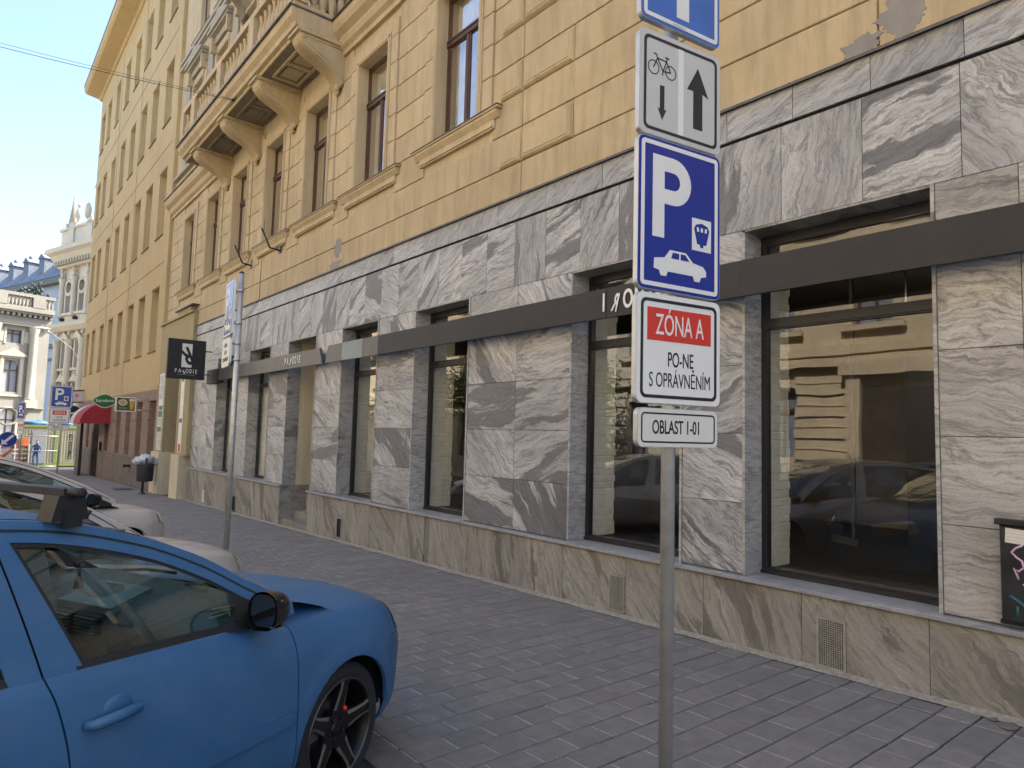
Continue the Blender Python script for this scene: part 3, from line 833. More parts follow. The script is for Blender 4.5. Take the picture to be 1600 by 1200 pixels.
# panelled soffit
BRK = [12.42, 14.80, 17.25, 19.72, 20.70][:0] or [12.45, 14.82, 17.22, 19.70]
BRK = [12.45, 14.80, 17.22, 19.72]
for i, (a, b) in enumerate(((12.75,14.5),(15.1,16.92),(17.52,19.42),(20.0,20.85))):
    g = MB()
    g.box(4.75, XU-.12, a+.12, a+.17, 9.40, 9.449); g.box(4.75, XU-.12, b-.17, b-.12, 9.40, 9.449)
    g.box(4.75, 4.80, a+.17, b-.17, 9.40, 9.449); g.box(XU-.17, XU-.12, a+.17, b-.17, 9.40, 9.449)
    if b-a > 1: 
        c_ = (a+b)/2; g.box(4.80, XU-.17, c_-.06, c_+.06, 9.41, 9.449)
        g.box(4.86, XU-.23, a+.27, c_-.13, 9.425, 9.449); g.box(4.86, XU-.23, c_+.13, b-.27, 9.425, 9.449)
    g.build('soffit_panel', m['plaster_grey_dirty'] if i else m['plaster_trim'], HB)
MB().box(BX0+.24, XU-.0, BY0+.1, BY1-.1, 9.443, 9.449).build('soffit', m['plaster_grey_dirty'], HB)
# scrolled brackets
def bracket(yc, z_top=9.44, xo=4.52, zf=8.55, w_=.20, mt='plaster_trim', parent=HB, x=XU):
    def outline(ins=0, n=18):
        P = []
        for k in range(n+1):          # belly curve from the outer nose down to the wall foot
            s_ = k/n
            H_ = z_top-zf
            fr_ = [(0,.16),(.05,.24),(.14,.32),(.28,.40),(.45,.47),(.62,.55),(.78,.65),(.90,.78),(1,.93)]
            q_ = next(i for i in range(8) if s_ <= fr_[i+1][0]+1e-9); e0, e1 = fr_[q_], fr_[q_+1]
            xx = xo+.02+(x-.06-xo)*s_; zz = z_top-H_*(e0[1]+(e1[1]-e0[1])*(s_-e0[0])/(e1[0]-e0[0]))
            P.append((xx, zz))
        return P
    g = MB(); out = outline()
    pts = [(x+.02, yc-w_, z_top-.06), (xo+.0, yc-w_, z_top-.06)]+[(a_, yc-w_, b_) for a_, b_ in out]+[(x-.05, yc-w_, zf+.1), (x+.02, yc-w_, zf+.1)]
    g.prism(pts, (0, 2*w_, 0))
    o = g.build('balcony_bracket', m[mt], parent)
    MB().box(xo-.06, x+.01, yc-w_-.05, yc+w_+.05, z_top-.058, z_top-.005).build('bracket_cap', m[mt], o)
    # raised rim on both cheeks and ribs under the belly
    for sy in (-1, 1):
        r = MB()
        r.tube([(a_+.05, yc+sy*(w_+.004), b_+.045) for a_, b_ in out[1:]], .016, 6)
        r.tube([(xo+.08, yc+sy*(w_+.004), z_top-.11), (x-.05, yc+sy*(w_+.004), z_top-.11)], .014, 6)
        r.build('scroll_moulding', m[mt], o)
    r = MB()
    for q in (-.15, -.09, -.03, .03, .09, .15): r.tube([(a_-.004, yc+q, b_-.004) for a_, b_ in out], .022, 6)
    r.build('fluting', m[mt], o)
    # nose volute and leaf foot
    r = MB(); r.lathe([(.001,yc-w_-.012),(.05,yc-w_-.012),(.06,yc-w_),(.06,yc+w_),(.05,yc+w_+.012),(.001,yc+w_+.012)], (xo+.075, 0, z_top-.125), 'y', 16); r.build('volute', m[mt], o)
    r = MB()
    for q in range(7):
        r.sphere((x-.06-.03*math.sin(q), yc+(q-3)*.045, zf+.08+.03*math.cos(q*2.1)), (.05,.035,.08), 8, 6, .3)
    r.sphere((x-.05, yc, zf+.0), (.05,.08,.07), 8, 6, .3); r.build('leaf_foot', m[mt], o)
    return o
for yc in BRK: bracket(yc)
# balustrade: pedestals, rails and turned balusters
prof = [(.0,0),(.075,0),(.075,.05),(.05,.07),(.045,.11),(.085,.22),(.092,.30),(.07,.42),(.042,.55),(.05,.58),(.042,.61),(.07,.70),(.07,.76),(0,.76)]
bm_ = MB(); bm_.lathe([(max(r_, .001), z_) for r_, z_ in prof], n=12)
b0 = bm_.build('baluster', m['plaster_trim'], HB, world=False); bmesh0 = b0.data; bpy.data.objects.remove(b0)
rl = MB()
rl.box(BX0+.06, BX0+.30, BY0+.05, BY1-.05, 9.88, 9.98); rl.box(BX0+.04, BX0+.32, BY0+.03, BY1-.03, 10.76, 10.9)
for ya in (BY0+.05, BY1-.29): rl.box(BX0+.30, XU, ya, ya+.24, 9.88, 9.98); rl.box(BX0+.30, XU, ya-.01, ya+.25, 10.76, 10.9)
rl.build('balustrade_rail', m['plaster_trim'], HB)
for yc in (BY0+.17, 14.8, 17.2, 19.6, BY1-.17):
    MB().box(BX0+.03, BX0+.33, yc-.17, yc+.17, 9.98, 10.76).build('pedestal', m['plaster_trim'], HB)
for s0, s1 in ((12.7,14.5),(15.1,16.9),(17.5,19.3),(19.9,20.6)):
    n = int((s1-s0)/.235)
    for k in range(n+1): shared('baluster', bmesh0, HB, (BX0+.18, s0+(s1-s0)*k/n, 9.98))
for k in range(4): shared('baluster', bmesh0, HB, (BX0+.48+k*.19, BY0+.17, 9.98)); 
# carved swags on the slab front
sw = MB()
for k in range(44):
    yy = 12.7+k*.185
    if any(abs(yy-q) < .2 for q in (14.8,17.2,19.6)): continue
    sw.sphere((BX0-.0, yy, 9.93), (.035,.05,.05), 8, 6); sw.sphere((BX0+.01, yy+.07, 9.90), (.03,.035,.035), 6, 5)
sw.build('carved_ornament', m['plaster_trim'], HB)
# upper balcony, grey with weather
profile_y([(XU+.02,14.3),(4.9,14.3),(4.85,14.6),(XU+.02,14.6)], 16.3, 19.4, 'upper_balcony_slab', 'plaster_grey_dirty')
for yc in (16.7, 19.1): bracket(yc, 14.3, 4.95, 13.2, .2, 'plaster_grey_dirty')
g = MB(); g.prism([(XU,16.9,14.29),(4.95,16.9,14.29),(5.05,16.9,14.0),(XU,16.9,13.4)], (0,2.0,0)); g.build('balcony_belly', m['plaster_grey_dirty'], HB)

# ================================================================== portal with olive jambs between the houses
PT = thing('passage_portal', 'olive plastered passage portal with paper notices on both jambs between the two houses', 'portal', (XW, 24, gz(24)))
XP = XW-.12
MB().box(XP, XW+.62, 22.02, 23.35, .92, 4.6).build('jamb', m['plaster_olive'], PT)
MB().box(XP, XW+.75, 25.15, 26.25, .92, 4.6).build('jamb', m['plaster_olive'], PT)
MB().box(XP-.09, XW+.6, 22.45, 23.42, -.7, .918).build('jamb_base', m['plaster_cream_inner'], PT)
MB().box(XP-.09, XW+.75, 25.08, 26.3, -.8, .918).build('jamb_base', m['plaster_cream_inner'], PT)
MB().box(XP+.002, XW+.75, 22.02, 26.25, 4.602, 5.30).build('lintel', m['plaster_olive'], PT)
MB().box(XP-.06, XW+.0, 22.0, 26.3, 5.302, 5.36).build('lintel_moulding', m['plaster_olive'], PT)
MB().box(XP-.03, XW+.0, 22.3, 24.0, 5.362, 5.52).build('lintel_step', m['plaster_olive'], PT)
MB().box(XP-.10, XW+.01, 21.98, 24.1, 5.522, 5.56).build('lintel_sheet', m['flashing'], PT)
MB().box(XW+.9, XW+1.0, 23.35, 25.15, -.6, 4.6).build('gate', m['door_dark'], PT)
random.seed(5)
for y0, y1 in ((22.62,22.98), (25.35,25.95)):
    z = 1.0
    MB().box(XP-.012, XP-.001, y0-.03, y1+.03, .98, 3.6).build('notice_board', m['sign_white_dirty'], PT)
    while z < 3.4:
        h_ = random.uniform(.12,.38)
        a_ = y0+random.uniform(0,.06)
        MB().box(XP-.016, XP-.012, a_, y1-random.uniform(0,.1), z, z+h_-.03).build('notice', m[random.choice(['poster_a','sign_white','poster_a','sign_white','poster_b','poster_c','poster_d'])], PT)
        z += h_

# ================================================================== second house
H2 = thing('ochre_office_building', 'plain ochre five storey house with narrow deep windows above a brown stone ground floor', 'building', (XW, 36.8, gz(36.8)))
Y0b, Y1b = 26.3, 47.45
C2 = [28.45, 30.95, 33.3, 35.85, 38.4, 41.15, 43.95, 46.1]
RZ = [(4.62, 7.02), (9.05, 11.65), (13.60, 16.0), (18.02, 20.3)]
XS = XW+.02
b = MB(); ww = .62
segs = [Y0b]+[q for c_ in C2 for q in (c_-ww, c_+ww)]+[Y1b]
for i in range(0, len(segs), 2): b.box(XS, XS+.45, segs[i], segs[i+1], 3.12, 21.9)
for c_ in C2:
    for a_, b_ in ((3.12, RZ[0][0]), (RZ[0][1], RZ[1][0]), (RZ[1][1], RZ[2][0]), (RZ[2][1], RZ[3][0]), (RZ[3][1], 21.9)): b.box(XS, XS+.45, c_-ww, c_+ww, a_, b_)
b.box(XS+.45, 16, Y0b, Y1b, -1.5, 21.9); b.box(XS+.2, XS+.45, Y0b, Y1b, 1, 3.12)
b.build('wall', m['plaster_ochre'], H2)
uu.build('house_core', m['shop_black'], HB)
g = MB()
for z_ in (7.9, 12.5, 17.0):
    g.box(XS-.010, XS-.0005, Y0b, Y1b, z_-.012, z_+.012)
for yy in (34.1, 40.0): g.box(XS-.010, XS-.0005, yy-.012, yy+.012, 3.2, 21.5)
g.build('score_line', m['plaster_grey_dirty'], H2)
for r_, (z0, z1) in enumerate(RZ):
    for c_ in C2:
        w = MB(); x_ = XS+.27
        w.box(x_, x_+.06, c_-ww, c_-ww+.06, z0, z1); w.box(x_, x_+.06, c_+ww-.06, c_+ww, z0, z1); w.box(x_, x_+.06, c_-ww+.06, c_+ww-.06, z0, z0+.06); w.box(x_, x_+.06, c_-ww+.06, c_+ww-.06, z1-.06, z1)
        w.box(x_+.001, x_+.059, c_-.04, c_+.04, z0+.06, z1-.06)
        wf = w.build('window', m['paint_white'], H2)
        for ya, yb in ((c_-ww+.06, c_-.04), (c_+.04, c_+ww-.06)):
            q = MB(); q.add([(x_+.03,ya,z0+.06),(x_+.03,yb,z0+.06),(x_+.03,yb,z1-.06),(x_+.03,ya,z1-.06)], [(0,1,2,3)]); q.build('glass_pane', m['glass_house'], wf, recalc=False)
        MB().box(XS-.05, XS+.27, c_-ww-.04, c_+ww+.04, z0-.05, z0-.012).build('window_sill', m['plaster_grey_dirty'], wf)
        MB().box(XS-.014, XS-.001, c_-ww-.1, c_+ww+.1, z1+.02, z1+.045).build('window_head', m['plaster_grey_dirty'], wf)
profile_y([(XS+.3,21.9),(XS-.05,21.9),(XS-.15,22.0),(XS-.8,22.1),(XS-.9,22.2),(XS-.93,22.5),(XS+.3,22.9)], Y0b-.02, Y1b+.6, 'eaves', 'plaster_ochre', H2)
profile_y([(XS-.95,22.51),(XS-.95,22.57),(XS+5,26),(XS+5,25.8)], Y0b, Y1b+.65, 'roof', 'slate', H2)
MB().cbox(XS-.12, XS+.0, 26.3, 26.75, 3.2, 21.9, .02).build('corner_strip', m['plaster_ochre'], H2)
# brown stone ground floor: pilasters, piers, dark openings
zb_ = 3.12
MB().box(XS-.03, XS+.2, Y0b, 45.2, 2.72, zb_).build('stone_fascia', m['stone_brown'], H2)
op = [(27.0,28.1),(29.3,30.3),(31.5,32.5),(33.7,34.7),(36.6,37.7),(39.4,41.2),(42.6,43.6)]
segs = [Y0b]+[q for p_ in op for q in p_]+[45.2]
for i in range(0, len(segs), 2):
    z = -.9
    for zz in (.52, 1.3, 2.0, 2.718):
        MB().cbox(XS-.03, XS+.3, segs[i]+.004, segs[i+1]-.004, z+.004, zz-.004, .006).build('stone_slab', m['stone_brown' if z > .4 else 'stone_brown_dirty'], H2, recalc=False); z = zz
for (a_, b_) in op:
    if a_ != 39.4:
        MB().box(XS-.02, XS+.3, a_, b_, -.9, .52).build('stone_slab', m['stone_brown_dirty'], H2)
        MB().box(XS-.03, XS+.25, a_, b_, .522, .56).build('window_sill', m['concrete'], H2)
        w = MB(); w.box(XS+.24, XS+.28, a_, b_, .56, .62); w.box(XS+.24, XS+.28, a_, b_, 1.95, 2.05); w.box(XS+.24, XS+.28, a_, a_+.05, .62, 2.7); w.box(XS+.24, XS+.28, b_-.05, b_, .62, 2.7)
        wf = w.build('window', m['metal_frame'], H2)
        MB().box(XS+.3, XS+.31, a_, b_, .6, 1.95).build('blind', m['curtain_grey'], wf)
        q = MB(); q.add([(XS+.26,a_,.6),(XS+.26,b_,.6),(XS+.26,b_,2.7),(XS+.26,a_,2.7)], [(0,1,2,3)]); q.build('glass_pane', m['glass_house'], wf, recalc=False)
MB().box(XS+.2, XS+.25, 39.4, 41.2, -.9, 2.7).build('door', m['door_dark'], H2)
MB().box(XS-.03, XS+.4, 45.2, Y1b, -1.2, zb_).build('stone_slab', m['stone_brown'], H2)
# ================================================================== road signs
def rrect(w, h, r, n=5):
    P = []
    for cx_, cy_, a0 in ((w/2-r,h/2-r,0),(-w/2+r,h/2-r,PI/2),(-w/2+r,-h/2+r,PI),(w/2-r,-h/2+r,1.5*PI)):
        for k in range(n+1):
            a = a0+PI/2*k/n; P.append((cx_+r*math.cos(a), cy_+r*math.sin(a)))
    return P
class Plate:
    """flat sign laid out in its own plane: x right, y up, facing +z of matrix M"""
    def __init__(s, M_, parent): s.M = M_; s.p = parent; s.lay = 0
    def shape(s, pts, z, name, mat, parent=None, dz=.0012):
        g = MB(); base = [s.M @ Vector((x, y, z)) for x, y in pts]
        g.prism(base, (s.M.to_3x3() @ Vector((0,0,dz)))); return g.build(name, m[mat], parent or s.p)
    def ring(s, out, inn, z, name, mat, parent=None, dz=.0012):
        g = MB(); n = len(out)
        A = [s.M @ Vector((x,y,z)) for x,y in out]; B = [s.M @ Vector((x,y,z)) for x,y in inn]
        off = s.M.to_3x3() @ Vector((0,0,dz)); A2 = [p+off for p in A]; B2 = [p+off for p in B]
        g.add(A+B+A2+B2, [(i,(i+1)%n,n+(i+1)%n,n+i) for i in range(n)]+[(2*n+i,2*n+(i+1)%n,3*n+(i+1)%n,3*n+i) for i in range(n)]+[(i,(i+1)%n,2*n+(i+1)%n,2*n+i) for i in range(n)]+[(n+i,n+(i+1)%n,3*n+(i+1)%n,3*n+i) for i in range(n)])
        return g.build(name, m[mat], parent or s.p)
    def text(s, t_, size, x, y, mat, z, parent=None, sx=1.0, rot=0, width=None, bold=.012):
        return text('lettering', t_, size, mat, parent or s.p, s.M @ Matrix.Translation((x, y, z+.0008)) @ Matrix.Rotation(rot, 4, 'Z'), .0012, sx, width=width, bold=bold)
def plate_body(P, w, h, r, face):
    b = P.shape(rrect(w, h, r), -.028, 'sign_plate', 'sign_edge', dz=.028)
    P.shape(rrect(w-.006, h-.006, r-.003), .0004, 'sign_face', face, b, .0012)
    return b
def facing(x, y, z, ang):
    """sign plane whose right direction is (cos ang, sin ang) seen from the front"""
    r_ = Vector((math.cos(ang), math.sin(ang), 0)); n_ = r_.cross(Vector((0,0,1)))
    return Matrix(((r_.x,0,n_.x,x),(r_.y,0,n_.y,y),(0,1,0,z),(0,0,0,1)))
def thicken(P, d):
    """strokes as quads"""
    out = []
    for (x0,y0),(x1,y1) in zip(P[:-1], P[1:]):
        L_ = math.hypot(x1-x0, y1-y0) or 1; nx, ny = -(y1-y0)/L_*d/2, (x1-x0)/L_*d/2
        out.append([(x0+nx,y0+ny),(x1+nx,y1+ny),(x1-nx,y1-ny),(x0-nx,y0-ny)])
    return out
def letter_P(P, x, y, h, mat, z, parent):
    w_ = h*.62; s_ = h*.185
    P.shape([(x-w_/2,y-h/2),(x-w_/2+s_,y-h/2),(x-w_/2+s_,y+h/2),(x-w_/2,y+h/2)], z, 'lettering', mat, parent)
    ro = h*.29; cx_, cy_ = x+w_/2-ro, y+h/2-ro
    def cpath(r_): return [(x-w_/2+s_-.0001, cy_+r_)]+[(cx_+r_*math.cos(a), cy_+r_*math.sin(a)) for a in [PI/2-PI*k/14 for k in range(15)]]+[(x-w_/2+s_-.0001, cy_-r_)]
    A = cpath(ro); B_ = cpath(ro-s_*.98)
    P.shape(A+B_[::-1], z, 'lettering', mat, parent)
def car_glyph(P, x, y, L_, mat, z, parent):
    s_ = L_
    body = [(-.5,-.10),(-.49,.04),(-.30,.07),(-.20,.19),(.10,.19),(.24,.07),(.44,.04),(.5,-.02),(.5,-.10),(.40,-.12),(.37,-.19),(.27,-.19),(.24,-.12),(-.24,-.12),(-.27,-.19),(-.37,-.19),(-.40,-.12)]
    P.shape([(x+a*s_, y+b_*s_) for a, b_ in body], z, 'car_symbol', mat, parent)
    for q in ([(-.18,.075),(-.15,.16),(-.03,.16),(-.03,.075)], [(0,.075),(0,.16),(.09,.16),(.17,.075)]):
        P.shape([(x+a*s_, y+b_*s_) for a, b_ in q], z+.0012, 'car_symbol', 'sign_blue', parent)
def meter_glyph(P, x, y, w_, z, parent):
    P.shape([(x-w_/2,y-w_*.62),(x+w_/2,y-w_*.62),(x+w_/2,y+w_*.62),(x-w_/2,y+w_*.62)], z, 'meter_symbol', 'sign_white', parent)
    q = [(-.40,.22),(-.30,.38),(0,.46),(.30,.38),(.40,.22),(.24,-.36),(.08,-.38),(.08,-.48),(-.08,-.48),(-.08,-.38),(-.24,-.36)]
    P.shape([(x+a*w_, y+b_*w_) for a, b_ in q], z+.0012, 'meter_symbol', 'sign_blue', parent)
    for a in (-.2, 0, .2): P.shape([(x+(a-.05)*w_, y+.12*w_),(x+(a+.05)*w_, y+.12*w_),(x+(a*1.1+.05)*w_, y+.28*w_),(x+(a*1.1-.05)*w_, y+.28*w_)], z+.0024, 'meter_symbol', 'sign_white', parent)
def sign_P(parent, M_, w=.515, h=.70, faded=False):
    P = Plate(M_, parent); b = plate_body(P, w, h, .035, 'sign_blue')
    P.ring(rrect(w-.035, h-.035, .02), rrect(w-.075, h-.075, .005), .0018, 'border', 'sign_white', b)
    z = .0018
    letter_P(P, -.055, .085, .385, 'sign_white', z, b); meter_glyph(P, .135, -.055, .125, z, b); car_glyph(P, .0, -.220, .33, 'sign_white', z, b)
    return b
def sign_zone(parent, M_, w=.515, h=.50):
    P = Plate(M_, parent); b = plate_body(P, w, h, .035, 'sign_white'); z = .0018
    P.ring(rrect(w-.05, h-.05, .03), rrect(w-.08, h-.08, .02), z, 'border', 'sign_black', b)
    P.shape([(-.195,.035),(.195,.035),(.195,.185),(-.195,.185)], z, 'red_field', 'sign_red', b)
    P.text('ZÓNA A', .135, 0, .105, 'sign_white', z+.0012, b, width=.295, bold=.004)
    P.text('PO-NE', .096, .005, -.05, 'sign_black', z, b, width=.155, bold=.006); P.text('S OPRÁVNĚNÍM', .094, .005, -.145, 'sign_black', z, b, width=.37, bold=.0)
    return b
def sign_oneway(parent, M_, w=.515, h=.50):
    P = Plate(M_, parent); b = plate_body(P, w, h, .035, 'sign_grey'); z = .0018
    P.ring(rrect(w-.05, h-.05, .03), rrect(w-.08, h-.08, .02), z, 'border', 'sign_black', b)
    P.shape([(-.022,-.21),(.012,-.21),(.012,.21),(-.022,.21)], z, 'white_line', 'sign_white', b)
    P.shape([(.075,-.155),(.135,-.155),(.135,.03),(.175,.015),(.105,.15),(.035,.03),(.075,.03)], z, 'arrow', 'sign_black', b)
    P.shape([(-.135,.0),(-.108,.0),(-.108,-.115),(-.094,-.11),(-.121,-.165),(-.148,-.11),(-.135,-.115)], z, 'arrow', 'sign_black', b)
    for cx_ in (-.175, -.070):
        o_ = [(cx_+.035*math.cos(a), .075+.035*math.sin(a)) for a in [2*PI*k/18 for k in range(18)]]
        i_ = [(cx_+.030*math.cos(a), .075+.030*math.sin(a)) for a in [2*PI*k/18 for k in range(18)]]
        P.ring(o_, i_, z, 'bicycle_symbol', 'sign_black', b)
    for st in ([(-.175,.075),(-.152,.125),(-.096,.122),(-.118,.070),(-.152,.125)], [(-.118,.070),(-.070,.075),(-.096,.122),(-.092,.140)], [(-.152,.125),(-.157,.142),(-.175,.142)], [(-.105,.142),(-.080,.140)], [(-.118,.070),(-.121,.050)]):
        for q in thicken(st, .006): P.shape(q, z, 'bicycle_symbol', 'sign_black', b)
    return b
def sign_area(parent, M_, w=.50, h=.175):
    P = Plate(M_, parent); b = plate_body(P, w, h, .03, 'sign_white_dirty'); z = .0018
    P.ring(rrect(w-.04, h-.04, .02), rrect(w-.055, h-.055, .012), z, 'border', 'sign_black', b)
    P.text('OBLAST 1-01', .086, -.015, 0, 'sign_black', z, b, width=.29)
    return b
def sign_oneway_blue(parent, M_, w=.515, h=.515):
    P = Plate(M_, parent); b = plate_body(P, w, h, .035, 'sign_blue_faded'); z = .0018
    P.ring(rrect(w-.035, h-.035, .02), rrect(w-.075, h-.075, .005), z, 'border', 'sign_white', b)
    P.shape([(-.035,-.19),(.045,-.19),(.045,.05),(.09,.05),(.005,.18),(-.08,.05),(-.035,.05)], z, 'arrow', 'sign_white', b)
    P.shape([(-.06,-.236),(.02,-.236),(.02,-.228),(-.06,-.228)], z, 'small_print', 'poster_a', b)
    return b
def pole(parent, x, y, z0, z1, r=.032, lean=(0,0)):
    g = MB(); g.tube([(x, y, z0), (x+lean[0], y+lean[1], z1)], r, 18); o = g.build('pole', m['galvanised'], parent)
    g = MB(); g.lathe([(r+.001,-.012),(r+.001,.012)], (x, y, z1+.0)); return o
SP = thing('signpost', 'tall galvanised post nearest the camera carrying five signs, with ZÓNA A and OBLAST 1-01', 'signpost', (2.53, 1.97, gz(1.97)))
pole(SP, 2.53, 1.96, gz(2)-.1, 4.3, .032)
MB().lathe([(.034,gz(2)-.01),(.075,gz(2)-.01),(.07,gz(2)+.03),(.034,gz(2)+.05)], (2.53,1.96,0)).build('post_collar', m['galvanised'], SP)
A_ = -.162
def spp(z, dx=0): return facing(2.541, 1.908, z, A_+dx)
sign_oneway_blue(SP, spp(3.955, .02)); sign_oneway(SP, spp(3.402)); sign_P(SP, spp(2.79, .01), .52, .71)
sign_zone(SP, spp(2.172, -.01)); sign_area(SP, spp(1.815, .02))
cl = MB()
for z in (1.8, 2.05, 2.3, 2.6, 3.0, 3.25, 3.55, 3.8): cl.lathe([(.033,z-.014),(.037,z-.014),(.037,z+.014),(.033,z+.014)], (2.53,1.96,0)); cl.box(2.36, 2.72, 1.945, 1.957, z-.012, z+.012)
cl.build('clamp', m['sign_edge'], SP)
SP2 = thing('signpost', 'galvanised post behind the parked cars carrying signs seen almost edge-on', 'signpost', (2.56, 8.45, gz(8.45)))
pole(SP2, 2.56, 8.46, gz(8.4)-.1, 3.66, .034)
MB().sphere((2.56, 8.46, 3.66), .034).build('pole_cap', m['wire_black'], SP2)
M2 = facing(2.505, 8.72, 3.245, -PI/2-.11)
sign_P(SP2, M2, .5, .70); 
P = Plate(facing(2.50, 8.72, 2.70, -PI/2-.11), SP2); b = plate_body(P, .48, .36, .05, 'sign_white')
for k, s_ in enumerate(('ZÓNA A','PO-NE','S OPRÁVNĚNÍM')): P.text(s_, .07, 0, .09-k*.09, 'sign_black', .0018, b, .7)
cl = MB()
for z in (2.6,2.8,3.05,3.45): cl.lathe([(.035,z-.014),(.040,z-.014),(.040,z+.014),(.035,z+.014)], (2.56,8.46,0)); cl.box(2.515, 2.53, 8.45, 8.9, z-.012, z+.012)
cl.build('clamp', m['sign_edge'], SP2)
SP3 = thing('signpost', 'distant signpost with blue parking sign and ZÓNA A before the site container', 'signpost', (2.62, 27, gz(27)))
pole(SP3, 2.62, 27.02, gz(27)-.1, 3.1, .03)
sign_P(SP3, facing(2.58, 26.96, 2.68, -.1), .62, .74); sign_zone(SP3, facing(2.56, 26.96, 2.04, -.1), .60, .52); sign_area(SP3, facing(2.56, 26.96, 1.66, -.1), .62, .17)
SP4 = thing('signpost', 'far parking sign seen edge-on beside the site fence, left of the blue tarpaulin', 'signpost', (2.5, 45, gz(45)))
pole(SP4, 2.62, 45.02, gz(45)-.1, 3.0, .035)
sign_P(SP4, facing(2.54, 44.95, 2.45, -1.05), .62, .9); sign_zone(SP4, facing(2.56, 44.95, 1.55, -1.05), .5, .75)

# ------------------------------------------------------------------ hanging sign PARODIE
HS = thing('hanging_sign', 'square black sign reading PARODIE on two arms beside the marble wall', 'sign', (4.8, 19.6, 3.0))
yh = 19.6; x0, x1 = 4.16, 5.10; zc = 3.60; hh = .535
MB().box(x0, x1, yh, yh+.12, zc-hh, zc+hh).build('sign_box', m['shop_black'], HS)
Fh = Matrix(((1,0,0,(x0+x1)/2),(0,0,-1,yh-.0015),(0,1,0,zc),(0,0,0,1)))
P = Plate(Fh, HS)
P.shape([(-.13,-.22),(.125,-.22),(.125,.42),(-.13,.42)], 0, 'white_field', 'sign_white')
text('letter', 'R', .66, 'sign_black', HS, Fh @ Matrix.Translation((-.0,.10,.002)) @ Matrix.Rotation(PI+.42,4,'Z'), .003, .66, bold=.03)
for ch, xx in zip('PARODIE', (-.26,-.16,-.065,.02,.11,.18,.25)): 
    sp_ = ch == 'R'
    text('letter', ch, .155, 'sign_white', HS, Fh @ Matrix.Translation((xx,-.325-(.02 if sp_ else 0),.001)) @ (Matrix.Rotation(PI+.45,4,'Z') if sp_ else Matrix()), .002, .62)
P.shape([(-.22,-.425),(.22,-.425),(.22,-.420),(-.22,-.420)], 0, 'small_print', 'poster_a')
g = MB()
for z in (3.86, 3.22):
    g = MB(); g.tube([(x1, yh+.06, z), (XW-.02, yh+.06, z)], .016, 8); g.lathe([(.06,XW-.03),(.06,XW-.004)], (0,yh+.06,z), 'x'); g.build('arm', m['metal_frame'], HS)
MB().box(XW-.16, XW-.003, yh+.0, yh+.12, 3.80, 3.93).build('junction_box', m['paint_white'], HS)

# box on the wall at the right with stickers and graffiti
UB = thing('utility_box', 'black wall box with white sticker and pink graffiti on the marble wall', 'utility box', (XW, 1.1, .6))
MB().cbox(XW-.07, XW-.003, .72, 1.46, .64, 1.26, .01).build('door', m['utility_black'], UB, recalc=False)
MB().cbox(XW-.085, XW-.003, .69, 1.485, 1.262, 1.30, .006).build('top_cover', m['utility_black'], UB, recalc=False)
P = Plate(onwall(1.07, .95, XW-.0705), UB)
P.shape([(-.36,.20),(-.21,.19),(-.21,.285),(-.355,.295)], 0, 'sticker', 'sign_white_dirty'); P.shape([(-.205,.20),(-.16,.20),(-.16,.29),(-.205,.29)], 0, 'sticker', 'sign_red')
for q in ([(-.355,.262),(-.225,.255)], [(-.355,.24),(-.225,.234)], [(-.35,.22),(-.24,.214)]):
    for w_ in thicken(q, .004): P.shape(w_, .0012, 'sticker_print', 'poster_a')
def spray(path, d, mat, z=0):
    g = MB(); g.tube([P.M @ Vector((x,y,z)) for x, y in path], d/2, 6); g.build('graffiti', m[mat], UB)
spray([(-.265,.19),(-.30,.17),(-.325,.14),(-.30,.11),(-.27,.09),(-.26,.05),(-.29,.02),(-.315,.04),(-.30,.0),(-.29,-.03)], .014, 'graffiti_pink')
spray([(-.20,.15),(-.235,.12),(-.23,.07),(-.19,.06),(-.165,.10),(-.19,.15),(-.15,.17)], .014, 'graffiti_pink')
spray([(-.24,.03),(-.225,-.03),(-.205,-.07)], .012, 'poster_a'); spray([(-.34,-.14),(-.28,-.18),(-.24,-.22),(-.22,-.16),(-.24,-.30)], .02, 'graffiti_teal'); spray([(-.30,-.2),(-.30,-.27)], .016, 'graffiti_teal')
MB().sphere((XW-.072, 1.17+.16, .89), .012, 8, 6).build('lock', m['chrome'], UB)
MB().box(XW-.04, XW-.018, .705, 1.475, .615, .642).build('bottom_seal', m['utility_black'], UB)

# ventilation grilles in the plinth
def vent(y0, y1, z0, z1, label, mat='grille_metal', open_=False):
    o = thing('vent_grille', label, 'grille', (XW-.05, (y0+y1)/2, z0), group='vent grilles in the marble plinth')
    f = MB(); x_ = XW-.047; t_ = .016
    f.box(x_-.010, x_, y0, y1, z0, z0+t_); f.box(x_-.010, x_, y0, y1, z1-t_, z1); f.box(x_-.010, x_, y0, y0+t_, z0+t_, z1-t_); f.box(x_-.010, x_, y1-t_, y1, z0+t_, z1-t_)
    f.build('frame', m[mat], o)
    MB().box(x_+.0005, x_+.0015, y0+.004, y1-.004, z0+.004, z1-.004).build('dark_recess', m['black_void'], o)
    if not open_:
        g = MB(); n1 = max(3, int((y1-y0)/.0165)); n2 = max(4, int((z1-z0)/.0165))
        for k in range(1, n1): yy = y0+(y1-y0)*k/n1; g.box(x_-.006, x_-.003, yy-.0032, yy+.0032, z0+t_, z1-t_)
        for k in range(1, n2): zz = z0+(z1-z0)*k/n2; g.box(x_-.0058, x_-.0032, y0+t_, y1-t_, zz-.0032, zz+.0032)
        g.build('mesh', m[mat], o)
    return o
vent(2.48, 2.71, .01, .395, 'square mesh vent grille low in the plinth under the largest shop window')
vent(4.72, 4.93, -.02, .35, 'narrow mesh vent grille in the plinth left of the near signpost')
vent(11.35, 11.55, -.14, .22, 'small open vent slot in the plinth below the fourth shop window', 'grille_metal', True)
